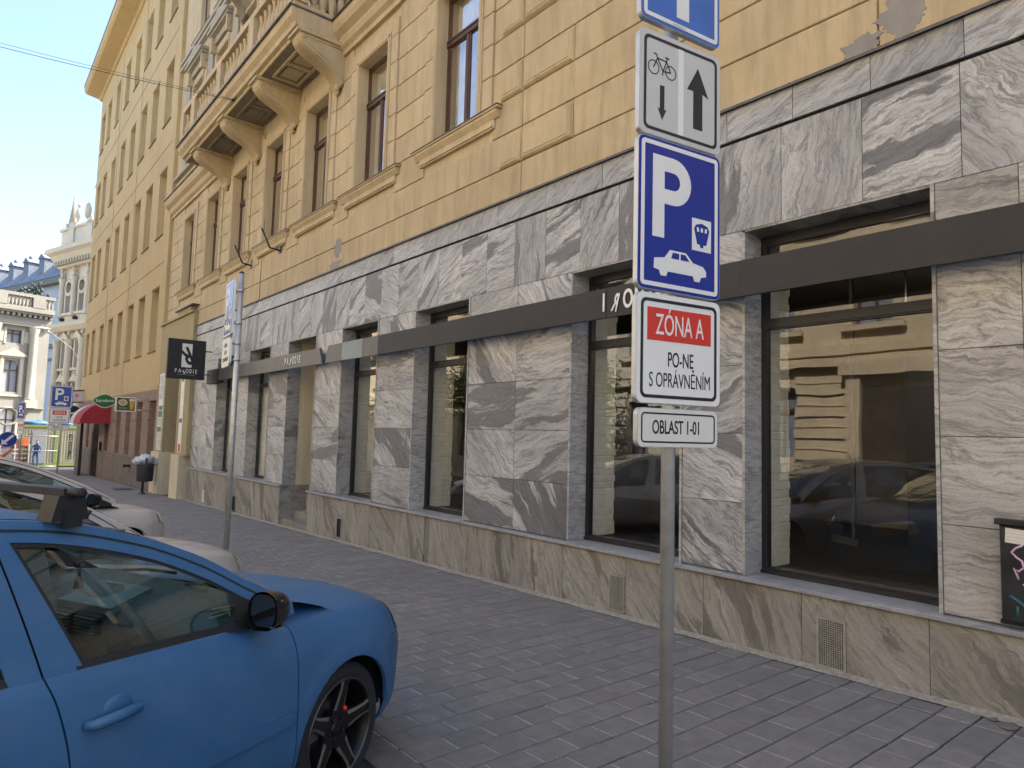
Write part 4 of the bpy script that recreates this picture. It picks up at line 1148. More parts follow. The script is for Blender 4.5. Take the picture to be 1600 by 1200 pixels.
vent(17.35, 17.55, -.26, .10, 'black vent slot in the plinth near the doorway', 'metal_frame', True)
vent(20.05, 20.25, -.30, .05, 'pale framed vent in the plinth behind the second signpost', 'sign_white_dirty')
MB().box(XW-.02, XW+.0, 8.462, 8.598, -.12, .30).build('cardboard_insert', m['cardboard'], HB)

# flag holders, facade cable, hanging street lamp on its wires
for yy, lb in ((15.35, 'dark bent flag holder on the plaster nearer the camera'), (17.3, 'dark bent flag holder on the plaster farther along the facade')):
    o = thing('flag_holder', lb, 'bracket', (XU, yy, 5.9), group='flag holders on the plaster')
    MB().box(XU-.015, XU-.004, yy-.06, yy+.06, 5.83, 6.05).build('wall_plate', m['flashing'], o)
    MB().tube([(XU-.01,yy,5.9),(XU-.22,yy+.02,5.93),(XU-.42,yy+.05,6.35)], .022, 8).build('arm', m['metal_frame'], o)
LA = thing('span_wire', 'pair of thin dark wires spanning the street from a hook under the balcony', 'wire', (4.47, 15.85, 9.4))
def cat_pts(a, b, sag, n=40): 
    a, b = Vector(a), Vector(b); return [a.lerp(b, k/n)-Vector((0,0,sag*4*(k/n)*(1-k/n))) for k in range(n+1)]
A0 = (4.416, 16.0, 9.40); A1 = (-12.3, 27.6, 14.6)
g = MB(); g.tube([A0, (A0[0]+.05, A0[1], 9.46)], .018, 6); g.sphere(A0, .035); g.tube([(A0[0]-.10,A0[1]+.06,A0[2]+.02),(A0[0]+.04,A0[1]-.03,A0[2]-.03)], .014, 6); g.build('wire_hook', m['metal_frame'], LA)
MB().tube(cat_pts(A0, A1, .55), .007, 5).build('wire', m['wire_black'], LA)
MB().tube(cat_pts((A0[0],A0[1],A0[2]+.03), (A1[0],A1[1],A1[2]+.12), .50), .0045, 5).build('wire', m['wire_black'], LA)
# facade cable down the plaster joint
MB().tube([(XU-.008,16.5,8.5),(XU-.008,16.52,7.6),(XU-.008,16.48,6.7),(XU-.008,16.56,5.4),(XU-.008,16.54,4.9)], .007, 5).build('facade_cable', m['flashing'], HB)

# ------------------------------------------------------------------ litter bin with a full white bag
LB = thing('litter_bin', 'grey street litter bin topped by a bulging white bag beside the portal', 'litter bin', (4.86, 25.3, gz(25.3)))
bx_, by_, bz_ = 4.86, 25.3, gz(25.3)
MB().tube([(bx_-.0,by_,bz_-.02),(bx_-.0,by_,bz_+1.15)], .045, 10).build('post', m['bin_grey'], LB)
MB().lathe([(.14,bz_),(.14,bz_+.02),(.05,bz_+.06)], (bx_,by_,0)).build('foot', m['bin_grey'], LB)
g = MB(); g.lathe([(.001,bz_+.42),(.22,bz_+.42),(.25,bz_+.44),(.27,bz_+.97),(.28,bz_+1.0),(.25,bz_+1.0),(.24,bz_+.5)], (bx_+.04,by_-.05,0), n=24)
g.build('bin_body', m['bin_grey'], LB)
g = MB(); g.box(bx_-.03, bx_+.03, by_-.36, by_-.32, bz_+.9, bz_+1.2); g.build('lid_bracket', m['bin_grey'], LB)
bgm = MB()
for (dx, dy, dz, r_) in ((-.14,-.05,1.1,.2),(.05,-.1,1.14,.22),(.22,0,1.1,.19),(.02,.05,1.2,.16),(-.24,.02,1.08,.12),(.3,-.05,1.04,.12)): bgm.sphere((bx_+dx,by_+dy,bz_+dz), (r_,r_,r_*.75), 16, 12, .35)
tagit(bgm.build('rubbish_bag', m['bag_white']), 'white crumpled rubbish bag bulging over the top of the litter bin', 'bag')

# ------------------------------------------------------------------ pub signs and awning on the second house
AW = thing('awning', 'small rounded awning with red middle and pale end over the pub door', 'awning', (4.9, 38, 2))
def aw_(u, v, y0, y1, r=1.05):
    a = PI/2*u; return (XS-.03-r*1.15*math.sin(a), y0+(y1-y0)*v, 1.84+r*math.cos(a)*.95)
for y0, y1, mt in ((36.3, 38.6, 'awning_red'), (38.6, 39.9, 'awning_white')):
    g = MB(); g.grid(lambda u, v: aw_(u, v, y0, y1), 10, 6); g.build('canopy', m[mt], AW)
g = MB(); n_ = 10; prof_ = [aw_(k/n_, 0, 36.3, 36.3) for k in range(n_+1)]; g.add(prof_+[(XS-.03,36.3,1.84)], [(n_+1,k,k+1) for k in range(n_)]); g.build('canopy_end', m['awning_red'], AW)
g = MB()
for yy in (36.32, 37.6, 39.0, 39.68): g.tube([aw_(k/8, 0, yy, yy, 1.04) for k in range(9)], .012, 6)
g.tube([aw_(1, 0, 36.3, 36.3, 1.04), aw_(1, 0, 39.7, 39.7, 1.04)], .015, 6); g.build('frame', m['metal_frame'], AW)
ST = thing('pub_sign', 'green oval beer sign with cream lettering and rim above the awning', 'sign', (4.9, 33.0, 2.8))
Fs = lambda x, y, z: Matrix(((1,0,0,x),(0,0,-1,y),(0,1,0,z),(0,0,0,1)))
P = Plate(Fs(4.70, 33.0, 2.80), ST)
def oval(rx, rz, wob=.0): return [((rx+wob*math.cos(4*a))*math.cos(a), (rz+wob*math.cos(4*a))*math.sin(a)) for a in [2*PI*k/36 for k in range(36)]]
P.shape(oval(.43,.28,.02), -.10, 'sign_plate', 'foam_cream', dz=.10); P.shape(oval(.40,.245,.02), .001, 'sign_face', 'green_sign')
P.text('Starobrno', .19, 0, .01, 'sign_white', .003, None, .88, .04)
MB().tube([(5.12,33.05,2.9),(XS-.03,33.05,2.9)], .02, 6).build('arm', m['metal_frame'], ST)
AD = thing('light_box_sign', 'square light box showing a beer glass on green beside the oval sign', 'sign', (4.7, 29.5, 2.6))
ya = 28.2; x0, x1 = 4.36, 5.02; zc = 2.56
MB().box(x0, x1, ya, ya+.14, zc-.27, zc+.27).build('box', m['foam_cream'], AD)
P = Plate(Fs((x0+x1)/2, ya-.001, zc), AD)
P.shape([(-.29,-.23),(.29,-.23),(.29,.23),(-.29,.23)], 0, 'sign_face', 'ad_green')
P.shape([(-.10+.15*math.cos(a), .06+.12*math.sin(a)) for a in [2*PI*k/20 for k in range(20)]], .0014, 'hop_emblem', 'poster_a'); P.shape([(-.10+.10*math.cos(a), .06+.08*math.sin(a)) for a in [2*PI*k/20 for k in range(20)]], .0028, 'hop_emblem', 'beer_yellow')
P.shape([(.14,-.19),(.24,-.19),(.27,.13),(.11,.13)], .0014, 'beer_glass', 'beer_yellow'); P.shape([(.10,.13),(.28,.13),(.27,.20),(.11,.20)], .0028, 'beer_foam', 'foam_cream')
P.shape([(-.22,-.15),(.02,-.15),(.02,-.13),(-.22,-.13)], .0014, 'small_print', 'poster_a')
g = MB()
for z in (zc-.2, zc+.2): MB().tube([(x1, ya+.07, z), (XS-.03, ya+.07, z)], .018, 6).build('arm', m['sign_edge'], AD)
RS = thing('round_sign', 'black round hanging sign with a pale band, left of the awning', 'sign', (5.0, 42, 2.6))
P = Plate(Fs(4.66, 42.6, 2.34), RS); P.shape(oval(.40,.44), -.1, 'sign_plate', 'sign_edge', dz=.1); P.shape(oval(.38,.42), .001, 'sign_face', 'sign_black'); P.shape([(-.3,-.05),(.3,.02),(.26,.12),(-.28,.06)], .003, 'emblem', 'poster_a')
MB().tube([(5.0,42.65,2.7),(XS-.03,42.65,2.7)], .02, 6).build('arm', m['metal_frame'], RS)
BN = thing('wall_banner', 'pale rectangular banner in a brown frame above the round sign', 'banner', (5.2, 45.2, 3.3))
P = Plate(Fs(5.02, 45.9, 3.42), BN); P.shape([(-1.0,-.42),(.85,-.40),(.85,.42),(-1.0,.24)], -.08, 'frame', 'rust_brown', dz=.08); P.shape([(-.94,-.34),(.80,-.33),(.80,.32),(-.94,.16)], .001, 'sheet', 'awning_white'); P.text('*', .5, .1, -.08, 'sign_red', .002)
MB().box(4.9, 5.05, 41.6, 41.75, -.9, 1.86).build('awning_post', m['door_dark'], AW)
MB().box(4.75, 4.85, 40.2, 41.6, gz(41), 1.86).build('side_screen', m['door_dark'], AW)
MB().box(XS-.14, XS-.031, 38.2, 38.4, .55, .95).build('ash_box', m['metal_frame'], H2)
for yy in (31.0,): MB().box(XS-.3, XS-.03, yy-.15, yy+.15, .12, .22).build('wall_hood', m['metal_frame'], H2)

# ================================================================== far end of the street
# site containers, fence, barrow, worker
def container(x0, x1, y, h, label, doors=True, txt=None, dep=2.4):
    zb = gz(y); o = thing('site_container', label, 'container', ((x0+x1)/2, y, zb), group=None)
    g = MB(); g.box(x0, x1, y, y+dep, zb+.25, zb+h-.14); g.build('body', m['container_cream'], o)
    r = MB(); n = int((x1-x0)/.16)
    for k in range(n): xx = x0+.1+(x1-x0-.2)*k/n; r.box(xx, xx+.06, y-.025, y-.001, zb+.27, zb+h-.2)
    r.build('corrugation', m['container_cream'], o)
    f = MB(); f.box(x0-.03, x1+.03, y-.05, y+dep+.05, zb+h-.138, zb+h); f.box(x0-.03, x1+.03, y-.05, y+dep, zb+.06, zb+.248)
    f.box(x0-.03, x0+.07, y-.055, y+.1, zb+.25, zb+h-.14); f.box(x1-.07, x1+.03, y-.055, y+.1, zb+.25, zb+h-.14)
    f.build('frame', m['container_lime'], o)
    return o
c1 = container(3.15, 5.05, 54, 2.75, 'cream and lime site container with its grey door open and a worker in front')
MB().box(3.75, 4.5, 53.93, 53.97, gz(54)+.25, gz(54)+2.35).build('door', m['curtain_grey'], c1)
c2 = container(5.15, 7.05, 54.3, 2.7, 'cream site container with vertical black lettering beside the pub corner')
P = Plate(Fs(5.9, 54.26, .3), c2); P.text('OSMANIA LER', .30, 0, 0, 'sign_black', 0, None, .9, PI/2); P.text('PATENT 1 SLO', .24, .34, .05, 'poster_b', 0, None, .9, PI/2)
for xx, lb in ((3.9, 'blue tarpaulin bundled on the left container roof'), (5.6, 'small blue tarpaulin on the right container roof')):
    g = MB(); g.sphere((xx, 54.6, gz(54)+2.85), (.7 if xx < 4 else .4,.4,.2 if xx < 4 else .1), 14, 8, .6); tagit(g.build('tarpaulin', m['tarp_blue']), lb, 'tarpaulin')
# worker bending in front of the open door
def figure(x, y, z, name_, label):
    me = bpy.data.meshes.new('person'); V = [(0,0,.92),(0,-.05,1.15),(0,-.22,1.36),(0,-.30,1.50),(0,-.36,1.66),(-.10,0,.88),(-.12,-.05,.48),(-.12,.03,.08),(-.12,-.12,.04),(.10,0,.88),(.12,-.05,.48),(.12,.03,.08),(.12,-.12,.04),(-.19,-.24,1.36),(-.24,-.36,1.10),(-.16,-.52,.95),(.19,-.24,1.36),(.24,-.36,1.10),(.16,-.52,.95)]
    E_ = [(0,1),(1,2),(2,3),(3,4),(0,5),(5,6),(6,7),(7,8),(0,9),(9,10),(10,11),(11,12),(2,13),(13,14),(14,15),(2,16),(16,17),(17,18)]
    rad = [.15,.14,.16,.06,.10,.10,.075,.05,.04,.10,.075,.05,.04,.065,.05,.04,.065,.05,.04]
    me.from_pydata(V, E_, []); o = bpy.data.objects.new(name_, me); COL.objects.link(o); o.location = (x,y,z)
    sk = o.modifiers.new('s','SKIN'); su = o.modifiers.new('u','SUBSURF'); su.levels = 1; su.render_levels = 1
    for i, r_ in enumerate(rad): me.skin_vertices[0].data[i].radius = (r_, r_)
    me.skin_vertices[0].data[0].use_root = True
    me.materials.append(m['cloth_blue'])
    dg = bpy.context.evaluated_depsgraph_get(); nm = bpy.data.meshes.new_from_object(o.evaluated_get(dg)); o.modifiers.clear(); o.data = nm
    FRAME[o.name] = Matrix.Translation((x,y,z)); tagit(o, label, 'person')
    g = MB(); g.sphere((0,-.37,1.70), (.09,.105,.06), 10, 8); g.build('hair', m['hair_dark'], o, world=False)
    g = MB(); g.sphere((0,-.40,1.64), (.075,.09,.11), 10, 8); g.build('face', m['skin'], o, world=False)
    return o
figure(3.95, 53.2, gz(53), 'person', 'worker in blue overalls bending forward in front of the open container door')
# temporary mesh fence panels
for k, (xa, xb, yy) in enumerate(((.2, 2.3, 49.5), (2.35, 3.3, 49.7), (3.35, 4.9, 50.4))):
    zb = gz(50); o = thing('fence_panel', ['temporary mesh fence panel farthest left behind the parked cars', 'short temporary mesh fence panel beside the loaded trailer', 'temporary mesh fence panel in front of the container with the open door'][k], 'fence', ((xa+xb)/2, yy, zb), group='temporary fence panels')
    g = MB()
    for q in (xa, xb): g.tube([(q,yy,zb),(q,yy,zb+2.0)], .025, 6)
    for q in (.15, 1.1, 2.0): g.tube([(xa,yy,zb+q),(xb,yy,zb+q)], .02, 6)
    g.build('frame', m['galvanised'], o)
    g = MB(); n = int((xb-xa)/.12)
    for i in range(1, n): q = xa+(xb-xa)*i/n; g.box(q-.004, q+.004, yy-.004, yy+.004, zb+.15, zb+2)
    for i in range(1, 8): g.box(xa, xb, yy-.003, yy+.003, zb+.15+i*.23, zb+.158+i*.23)
    g.build('mesh', m['galvanised'], o)
AR = thing('direction_sign', 'round blue sign with white arrow pointing down left above a striped board', 'sign', (1.73, 38, gz(38)))
pole(AR, 1.76, 38.05, gz(38)-.05, 1.35, .025)
P = Plate(Fs(1.735, 38, 1.02), AR); P.shape(oval(.35,.35), -.02, 'sign_plate', 'sign_edge', dz=.02); P.shape(oval(.335,.335), .001, 'sign_face', 'sign_blue')
for q in ([(-.22,-.22),(-.22,.02),(-.14,-.06),(.16,.24),(.24,.16),(-.06,-.14),(.02,-.22)],): P.shape(q, .003, 'arrow', 'sign_white')
P2_ = Plate(Fs(1.75, 38, .42), AR); P2_.shape([(-.2,-.25),(.2,-.25),(.2,.2),(-.2,.2)], -.02, 'striped_board', 'sign_white', dz=.02)
P2_.shape([(-.2,-.2),(-.08,-.2),(.2,.1),(.2,.2),(.16,.2),(-.2,-.12)], .001, 'stripe', 'safety_orange')
TR = thing('trailer', 'rust brown open trailer loaded with orange crates behind the mesh fence', 'trailer', (2.6, 52, gz(52)))
zb = gz(52)
MB().box(1.9, 3.5, 51.3, 53, zb+1.25, zb+1.42).build('bed', m['rust_brown'], TR); 
g = MB(); [g.box(1.9, 3.5, 51.25, 51.29, zb+z_, zb+z_+.16) for z_ in (.45,.72,.99)]; g.build('side_board', m['rust_brown'], TR)
g = MB(); [g.box(x_, x_+.08, 51.2, 51.3, zb, zb+1.5) for x_ in (1.95,2.7,3.4)]; g.build('post', m['sign_white_dirty'], TR)
[MB().lathe([(.001,51.35),(.28,51.35),(.28,51.5),(.001,51.5)], (x_,0,zb+.28), 'y', 14).build('wheel', m['tyre'], TR) for x_ in (2.2,3.1)]
for k, (xx, w_) in enumerate(((2.2,.3),(2.62,.34),(3.1,.36))):
    tagit(MB().cbox(xx, xx+w_, 51.5, 51.9, zb+1.42, zb+1.75+.07*k, .01).build('crate', m['safety_orange' if k == 2 else 'rust_brown']), ['small brown crate at the left of the trailer load','brown crate in the middle of the trailer load','orange crate at the right of the trailer load'][k], 'crate')

# ------------------------------------------------------------------ palace across the square
th = R(17); ux, uy = math.cos(th), math.sin(th)     # its facade runs this way
def local(o, x, y, z): return Matrix.Translation((x, y, z)) @ Matrix.Rotation(th, 4, 'Z')
def far_thing(name, label, cat, x, y, z): return thing(name, label, cat, (x, y, z), th)
PA = far_thing('palace', 'long cream palace with balustrade, columns and arched windows closing the street', 'building', 8.6, 110, -2.8)
def lb(par, b, name, mt, **k): return b.build(name, m[mt], par, world=False, **k)
g = MB(); zt_ = 20.2
cols = [-1.9-4.3*k for k in range(8)]
# wall with openings per bay
cen = [-4.05-4.3*k for k in range(7)]
b = MB(); lev = [(2.0, 6.3), (8.6, 12.7), (15.0, 16.7)]; hw_ = .85
xs_ = [0]
for c_ in cen: xs_ += [c_+hw_, c_-hw_]
xs_.append(-34)
for i in range(0, len(xs_), 2): b.box(xs_[i+1], xs_[i], 0, .6, 0, 21)
for c_ in cen:
    for a_, b_ in ((0, 2.0), (6.3, 8.6), (12.7, 15.0), (16.7, 21)): b.box(c_-hw_, c_+hw_, 0, .6, a_, b_)
b.box(-34, 0, .8, 14, 0, 21); lb(PA, b, 'wall', 'plaster_white')
for c_ in cen:
    for i, (z0, z1) in enumerate(lev):
        w = MB(); w.box(c_-hw_, c_-hw_+.1, .35, .45, z0, z1); w.box(c_+hw_-.1, c_+hw_, .35, .45, z0, z1); w.box(c_-.06, c_+.06, .35, .45, z0, z1-(0 if i == 2 else .0)); w.box(c_-hw_, c_+hw_, .35, .45, z0+(z1-z0)*.68, z0+(z1-z0)*.68+.12)
        wf = lb(PA, w, 'window', 'wood_brown')
        q = MB(); q.box(c_-hw_, c_+hw_, .5, .52, z0, z1); lb(wf, q, 'glass_pane', 'curtain_grey' if i else 'curtain')
        q = MB()
        if i < 2:    # arched head: spandrels fill the square corners, hood above
            for sy in (-1, 1):
                arc = [(c_+sy*hw_*math.cos(a), z1-.85+.85*math.sin(a)) for a in [PI/2*k/6 for k in range(7)]]
                q.prism([(x, .30, z) for x, z in arc]+[(c_+sy*hw_, .30, z1)], (0,.2,0))
            q.box(c_-hw_-.45, c_-hw_-.05, -.14, .0, z0-.3, z1+.3); q.box(c_+hw_+.05, c_+hw_+.45, -.14, .0, z0-.3, z1+.3)
            if i == 1:
                q.prism([(c_-1.6,-.35,z1+.55),(c_+1.6,-.35,z1+.55),(c_+1.6,-.35,z1+.75),(c_,-.35,z1+1.6),(c_-1.6,-.35,z1+.75)], (0,.35,0)); q.box(c_-1.4, c_+1.4, -.18, 0, z1+.31, z1+.54)
            else: q.lathe([(1.0,-.16),(1.25,-.16),(1.25,0)], (c_,0,z1-.85), 'y', 28)
            q.box(c_-1.4, c_+1.4, -.2, 0, z0-.6, z0-.31)
        else:
            q.box(c_-hw_-.25, c_-hw_, -.1, 0, z0-.2, z1+.2); q.box(c_+hw_, c_+hw_+.25, -.1, 0, z0-.2, z1+.2)
            for sx_ in (-1, 1): q.box(c_+sx_*1.55-.4, c_+sx_*1.55+.4, -.06, 0, z0+.1, z1-.1)
        lb(PA, q, 'window_surround', 'plaster_pale')
for cx_ in cols:
    if cx_ < -34: break
    q = MB(); q.lathe([(.55,7.6),(.62,7.7),(.52,7.9),(.48,11),(.43,16.2),(.60,16.9),(.62,17.3)], (cx_,-.35,0)); q.box(cx_-.75, cx_+.75, -1.0, .0, 6.6, 7.59); lb(PA, q, 'column', 'plaster_pale')
q = MB()
for z0, z1, d_ in ((7.0-.5,6.6,.25),(17.3,17.9,.5),(17.9,18.5,.35),(18.9,19.15,1.0),(19.15,19.5,1.3),(0,1.2,.25)): q.box(-34, 0, -d_, 0, z0, z1)
for z0 in (1.9,2.6,3.3,4.0,4.7,5.4): q.box(-34, 0, -.05, 0, z0, z0+.55) if False else None
lb(PA, q, 'cornice', 'plaster_white')
q = MB(); [q.box(-.4-.62*k, -.05-.62*k, -.85, 0, 18.51, 18.89) for k in range(54)]; lb(PA, q, 'dentil', 'plaster_white')
q = MB(); q.box(-34, 0, -1.2, -.6, 19.5, 19.8); q.box(-34, 0, -1.2, -.6, 21.1, 21.5)
for cx_ in cols: q.box(cx_-.7, cx_+.7, -1.25, -.55, 19.8, 21.1)
lb(PA, q, 'balustrade', 'plaster_white')
bp_ = MB(); bp_.lathe([(.12,0),(.2,.45),(.1,.95),(.16,1.3)], n=8); bo = bp_.build('baluster', m['plaster_white'], PA, world=False); bmm = bo.data; bpy.data.objects.remove(bo)
for k in range(70):
    xx = -.3-.42*k
    if min(abs(xx-c_) for c_ in cols) > .8:
        o = shared('baluster', bmm, PA, world=False, loc=(xx, -.9, 19.8))
# ornate corner building seen obliquely: facade runs along the other direction
OR = thing('ornate_townhouse', 'ornate cream corner townhouse with columns, arched windows and an obelisk on its cornice', 'building', (7.0, 79, gz(79)-.9), th-PI/2)
# local x runs towards the camera, local -y is the street side
def lo(b, name, mt, **k): return b.build(name, m[mt], OR, world=False, **k)
b = MB(); wx = [1.5, 4.2, 6.9, 9.6]; hw_ = .55; lv = [(1.2,3.8),(5.6,8.2),(9.6,12.3),(15.0,18.0)]
xs_ = [0]
for c_ in wx: xs_ += [c_-hw_, c_+hw_]
xs_.append(12)
for i in range(0, len(xs_), 2): b.box(xs_[i], xs_[i+1], 0, .6, -1, 23)
for c_ in wx:
    z = -1
    for z0, z1 in lv: b.box(c_-hw_, c_+hw_, 0, .6, z, z0); z = z1
    b.box(c_-hw_, c_+hw_, 0, .6, z, 23)
b.box(0, 12, .9, 9, -1, 23); lo(b, 'wall', 'plaster_ornate')
for c_ in wx:
    for i, (z0, z1) in enumerate(lv):
        w = MB(); w.box(c_-hw_, c_-hw_+.08, .3, .38, z0, z1); w.box(c_+hw_-.08, c_+hw_, .3, .38, z0, z1); w.box(c_-.04, c_+.04, .3, .38, z0, z1); w.box(c_-hw_, c_+hw_, .3, .38, z0+(z1-z0)*.66, z0+(z1-z0)*.66+.1)
        wf = lo(w, 'window', 'wood_brown'); q = MB(); q.box(c_-hw_, c_+hw_, .4, .42, z0, z1); q.build('glass_pane', m['slate'], wf, world=False)
        q = MB(); q.box(c_-hw_-.25, c_-hw_, -.12, 0, z0, z1); q.box(c_+hw_, c_+hw_+.25, -.12, 0, z0, z1); q.box(c_-.9, c_+.9, -.3, 0, z0-.25, z0-.02)
        if i in (1, 2): q.prism([(c_-1.0,-.3,z1+.1),(c_+1.0,-.3,z1+.1),(c_,-.3,z1+.9)], (0,.3,0))
        if i == 3: q.lathe([(hw_,-.15),(hw_+.3,-.15),(hw_+.3,0)], (c_,0,z1-.5), 'y', 20)
        lo(q, 'window_surround', 'plaster_ornate')
for c_ in (.35, 2.85, 5.55, 8.25, 10.95):
    q = MB(); q.lathe([(.42,4.6),(.36,5.0),(.33,8),(.30,11.6),(.42,12.3)], (c_,-.3,0)); q.box(c_-.5, c_+.5, -.75, 0, 3.6, 4.59)
    q.lathe([(.30,14.6),(.26,15),(.24,17.8),(.36,18.4)], (c_,-.22,0), n=14)
    for k in range(5): q.sphere((c_+.1*math.sin(k*2), -.35, 12.9+.22*k), (.22,.16,.2), 8, 6, .4)
    for k in range(4): q.sphere((c_+.1*math.sin(k*2), -.3, 18.6+.22*k), (.2,.16,.2), 8, 6, .4)
    lo(q, 'column', 'plaster_ornate')
q = MB(); q.prism([(-.2,0,19.4),(-.2,-.5,19.4),(-.2,-1.3,20.4),(-.2,-1.7,20.6),(-.2,-1.75,21.0),(-.2,0,21.3)], (12.4,0,0))
q.prism([(-1.2,0,13.1),(-1.2,-.6,13.1),(-1.2,-1.0,13.5),(-1.2,-1.05,13.8),(-1.2,0,14.0)], (13.2,0,0)); q.box(-.2, 12, -.35, 0, 3.2, 3.55); q.box(-.2, 12, -.25, 0, -1, .8)
lo(q, 'cornice', 'plaster_ornate')
q = MB(); [q.box(.1+.55*k, .38+.55*k, -1.0, -.02, 19.55, 20.1) for k in range(21)]; lo(q, 'console', 'plaster_pale')
q = MB(); q.box(.3, 12, -.6, .2, 21.2, 23.0); q.box(.1, 12, -.75, .3, 23.0, 23.25)
for xx in (2.6, 6.2): q.box(xx-.5, xx+.5, -.75, .3, 21.2, 23.6)
lo(q, 'parapet', 'plaster_ornate')
q = MB(); q.lathe([(.55,23.25),(.6,23.6),(.3,23.8),(.38,23.9),(.04,26.6),(.01,26.7)], (1.5,-.2,0), n=8); lo(q, 'obelisk', 'plaster_pale')
q = MB(); q.lathe([(.2,23.25),(.3,23.5),(.12,23.8),(.34,24.3),(.3,24.9),(.1,25.1),(.12,25.5)], (2.7,-.2,0)); q.sphere((2.7,-.2,25.4), .2); lo(q, 'urn', 'plaster_ornate')
q = MB(); q.box(4.6, 6.6, .3, 2, 23.2, 27); q.prism([(4.4,.2,27),(6.8,.2,27),(5.6,.2,28.4)], (0,2,0)); q.sphere((4.3,-.1,24.6),(.3,.3,.8),8,8,.3); lo(q, 'dormer', 'plaster_ornate')
q = MB(); q.prism([(0,.3,23.0),(0,4,26.5),(0,8,26.5),(0,8,23)], (12,0,0)); lo(q, 'roof', 'slate')
q = MB(); [q.box(-.02, .30, -.04+.0, .0, .9+k*.42, 1.22+k*.42) for k in range(43)]; lo(q, 'quoin', 'plaster_ornate')
for xx in (1.5, 4.2):
    q = MB(); q.lathe([(.001,14.0),(.2,14.0),(.25,14.2),(.15,14.3)], (xx+.9,-.9,0)); lo(q, 'lamp_bowl', 'wire_black')
q = MB(); q.box(-1.0, 12, -.2, 0, 20.2, 20.3); 
# statue-roofed theatre wing behind
TH = thing('theatre_wing', 'bluish shaded wing with slate roof and row of ornate dormers behind the balustrade', 'building', (15.5, 150, -14), th-PI/2+.02)
def lt(b, name, mt): return b.build(name, m[mt], TH, world=False)
b = MB(); b.box(-60, 8, 0, 14, 0, 44); lt(b, 'wall', 'plaster_blueish')
q = MB(); q.box(-60, 8, -1.2, 0, 43.0, 44.2); q.box(-60, 8, -.4, 0, 30.5, 31.3); q.box(-60, 8, -.3, 0, 28, 28.5); lt(q, 'cornice', 'plaster_white')
q = MB(); q.prism([(-60,-1.3,44.2),(-60,3,49.5),(-60,12,49.5),(-60,14,44.2)], (68,0,0)); lt(q, 'roof', 'slate')
for k in range(9):
    q = MB(); x_ = 5-k*7
    q.box(x_-1.2, x_+1.2, .2, 3, 44.5, 49.2); q.prism([(x_-1.5,0,49.2),(x_+1.5,0,49.2),(x_,0,50.3)], (0,3,0)); q.lathe([(.3,49.9),(.5,50.4),(.15,50.9)], (x_,1,0), n=8); lt(q, 'dormer', 'slate')
    q = MB(); q.box(x_-1.4-3.5, x_+1.4-3.5, -.25, 0, 33, 40); q.box(x_-1.0-3.5, x_+1.0-3.5, -.35, -.25, 33.6, 39); q.prism([(x_-1.7-3.5,-.5,40.2),(x_+1.7-3.5,-.5,40.2),(x_-3.5,-.5,41.6)], (0,.5,0)); lt(q, 'wall_panel', 'plaster_blueish')
pass
q = MB(); q.box(-8, 8, -.15, 14, 44.2, 46); q.prism([(-1,-.3,44.2),(5,-.3,44.2),(2,-.3,47.5)], (0,1,0)); lt(q, 'attic_gable', 'plaster_white')
sq = MB()
for k in range(130): sq.sphere((6.6+random.gauss(0,.8), 113+random.gauss(0,.4), 18.6+abs(random.gauss(0,1.0))), random.uniform(.1,.28), 5, 4, .8)
tagit(sq.build('potted_shrub', m['leaf_dark']), 'dark shrub growing on the palace terrace behind the balustrade', 'shrub')
# street lamp head near the palace
SL = thing('street_lamp', 'pale flat street lamp on a thin arm in front of the palace', 'lamp', (4.4, 62, 8))
MB().tube([(7.4,66,7.0),(6.6,64.5,7.9),(5.0,62.4,8.75),(4.7,62,8.9)], .028, 6).build('arm', m['galvanised'], SL)
g = MB(); g.sphere((4.35,62,9.0), (.55,.2,.08), 12, 8); g.build('lamp_head', m['paint_white'], SL)

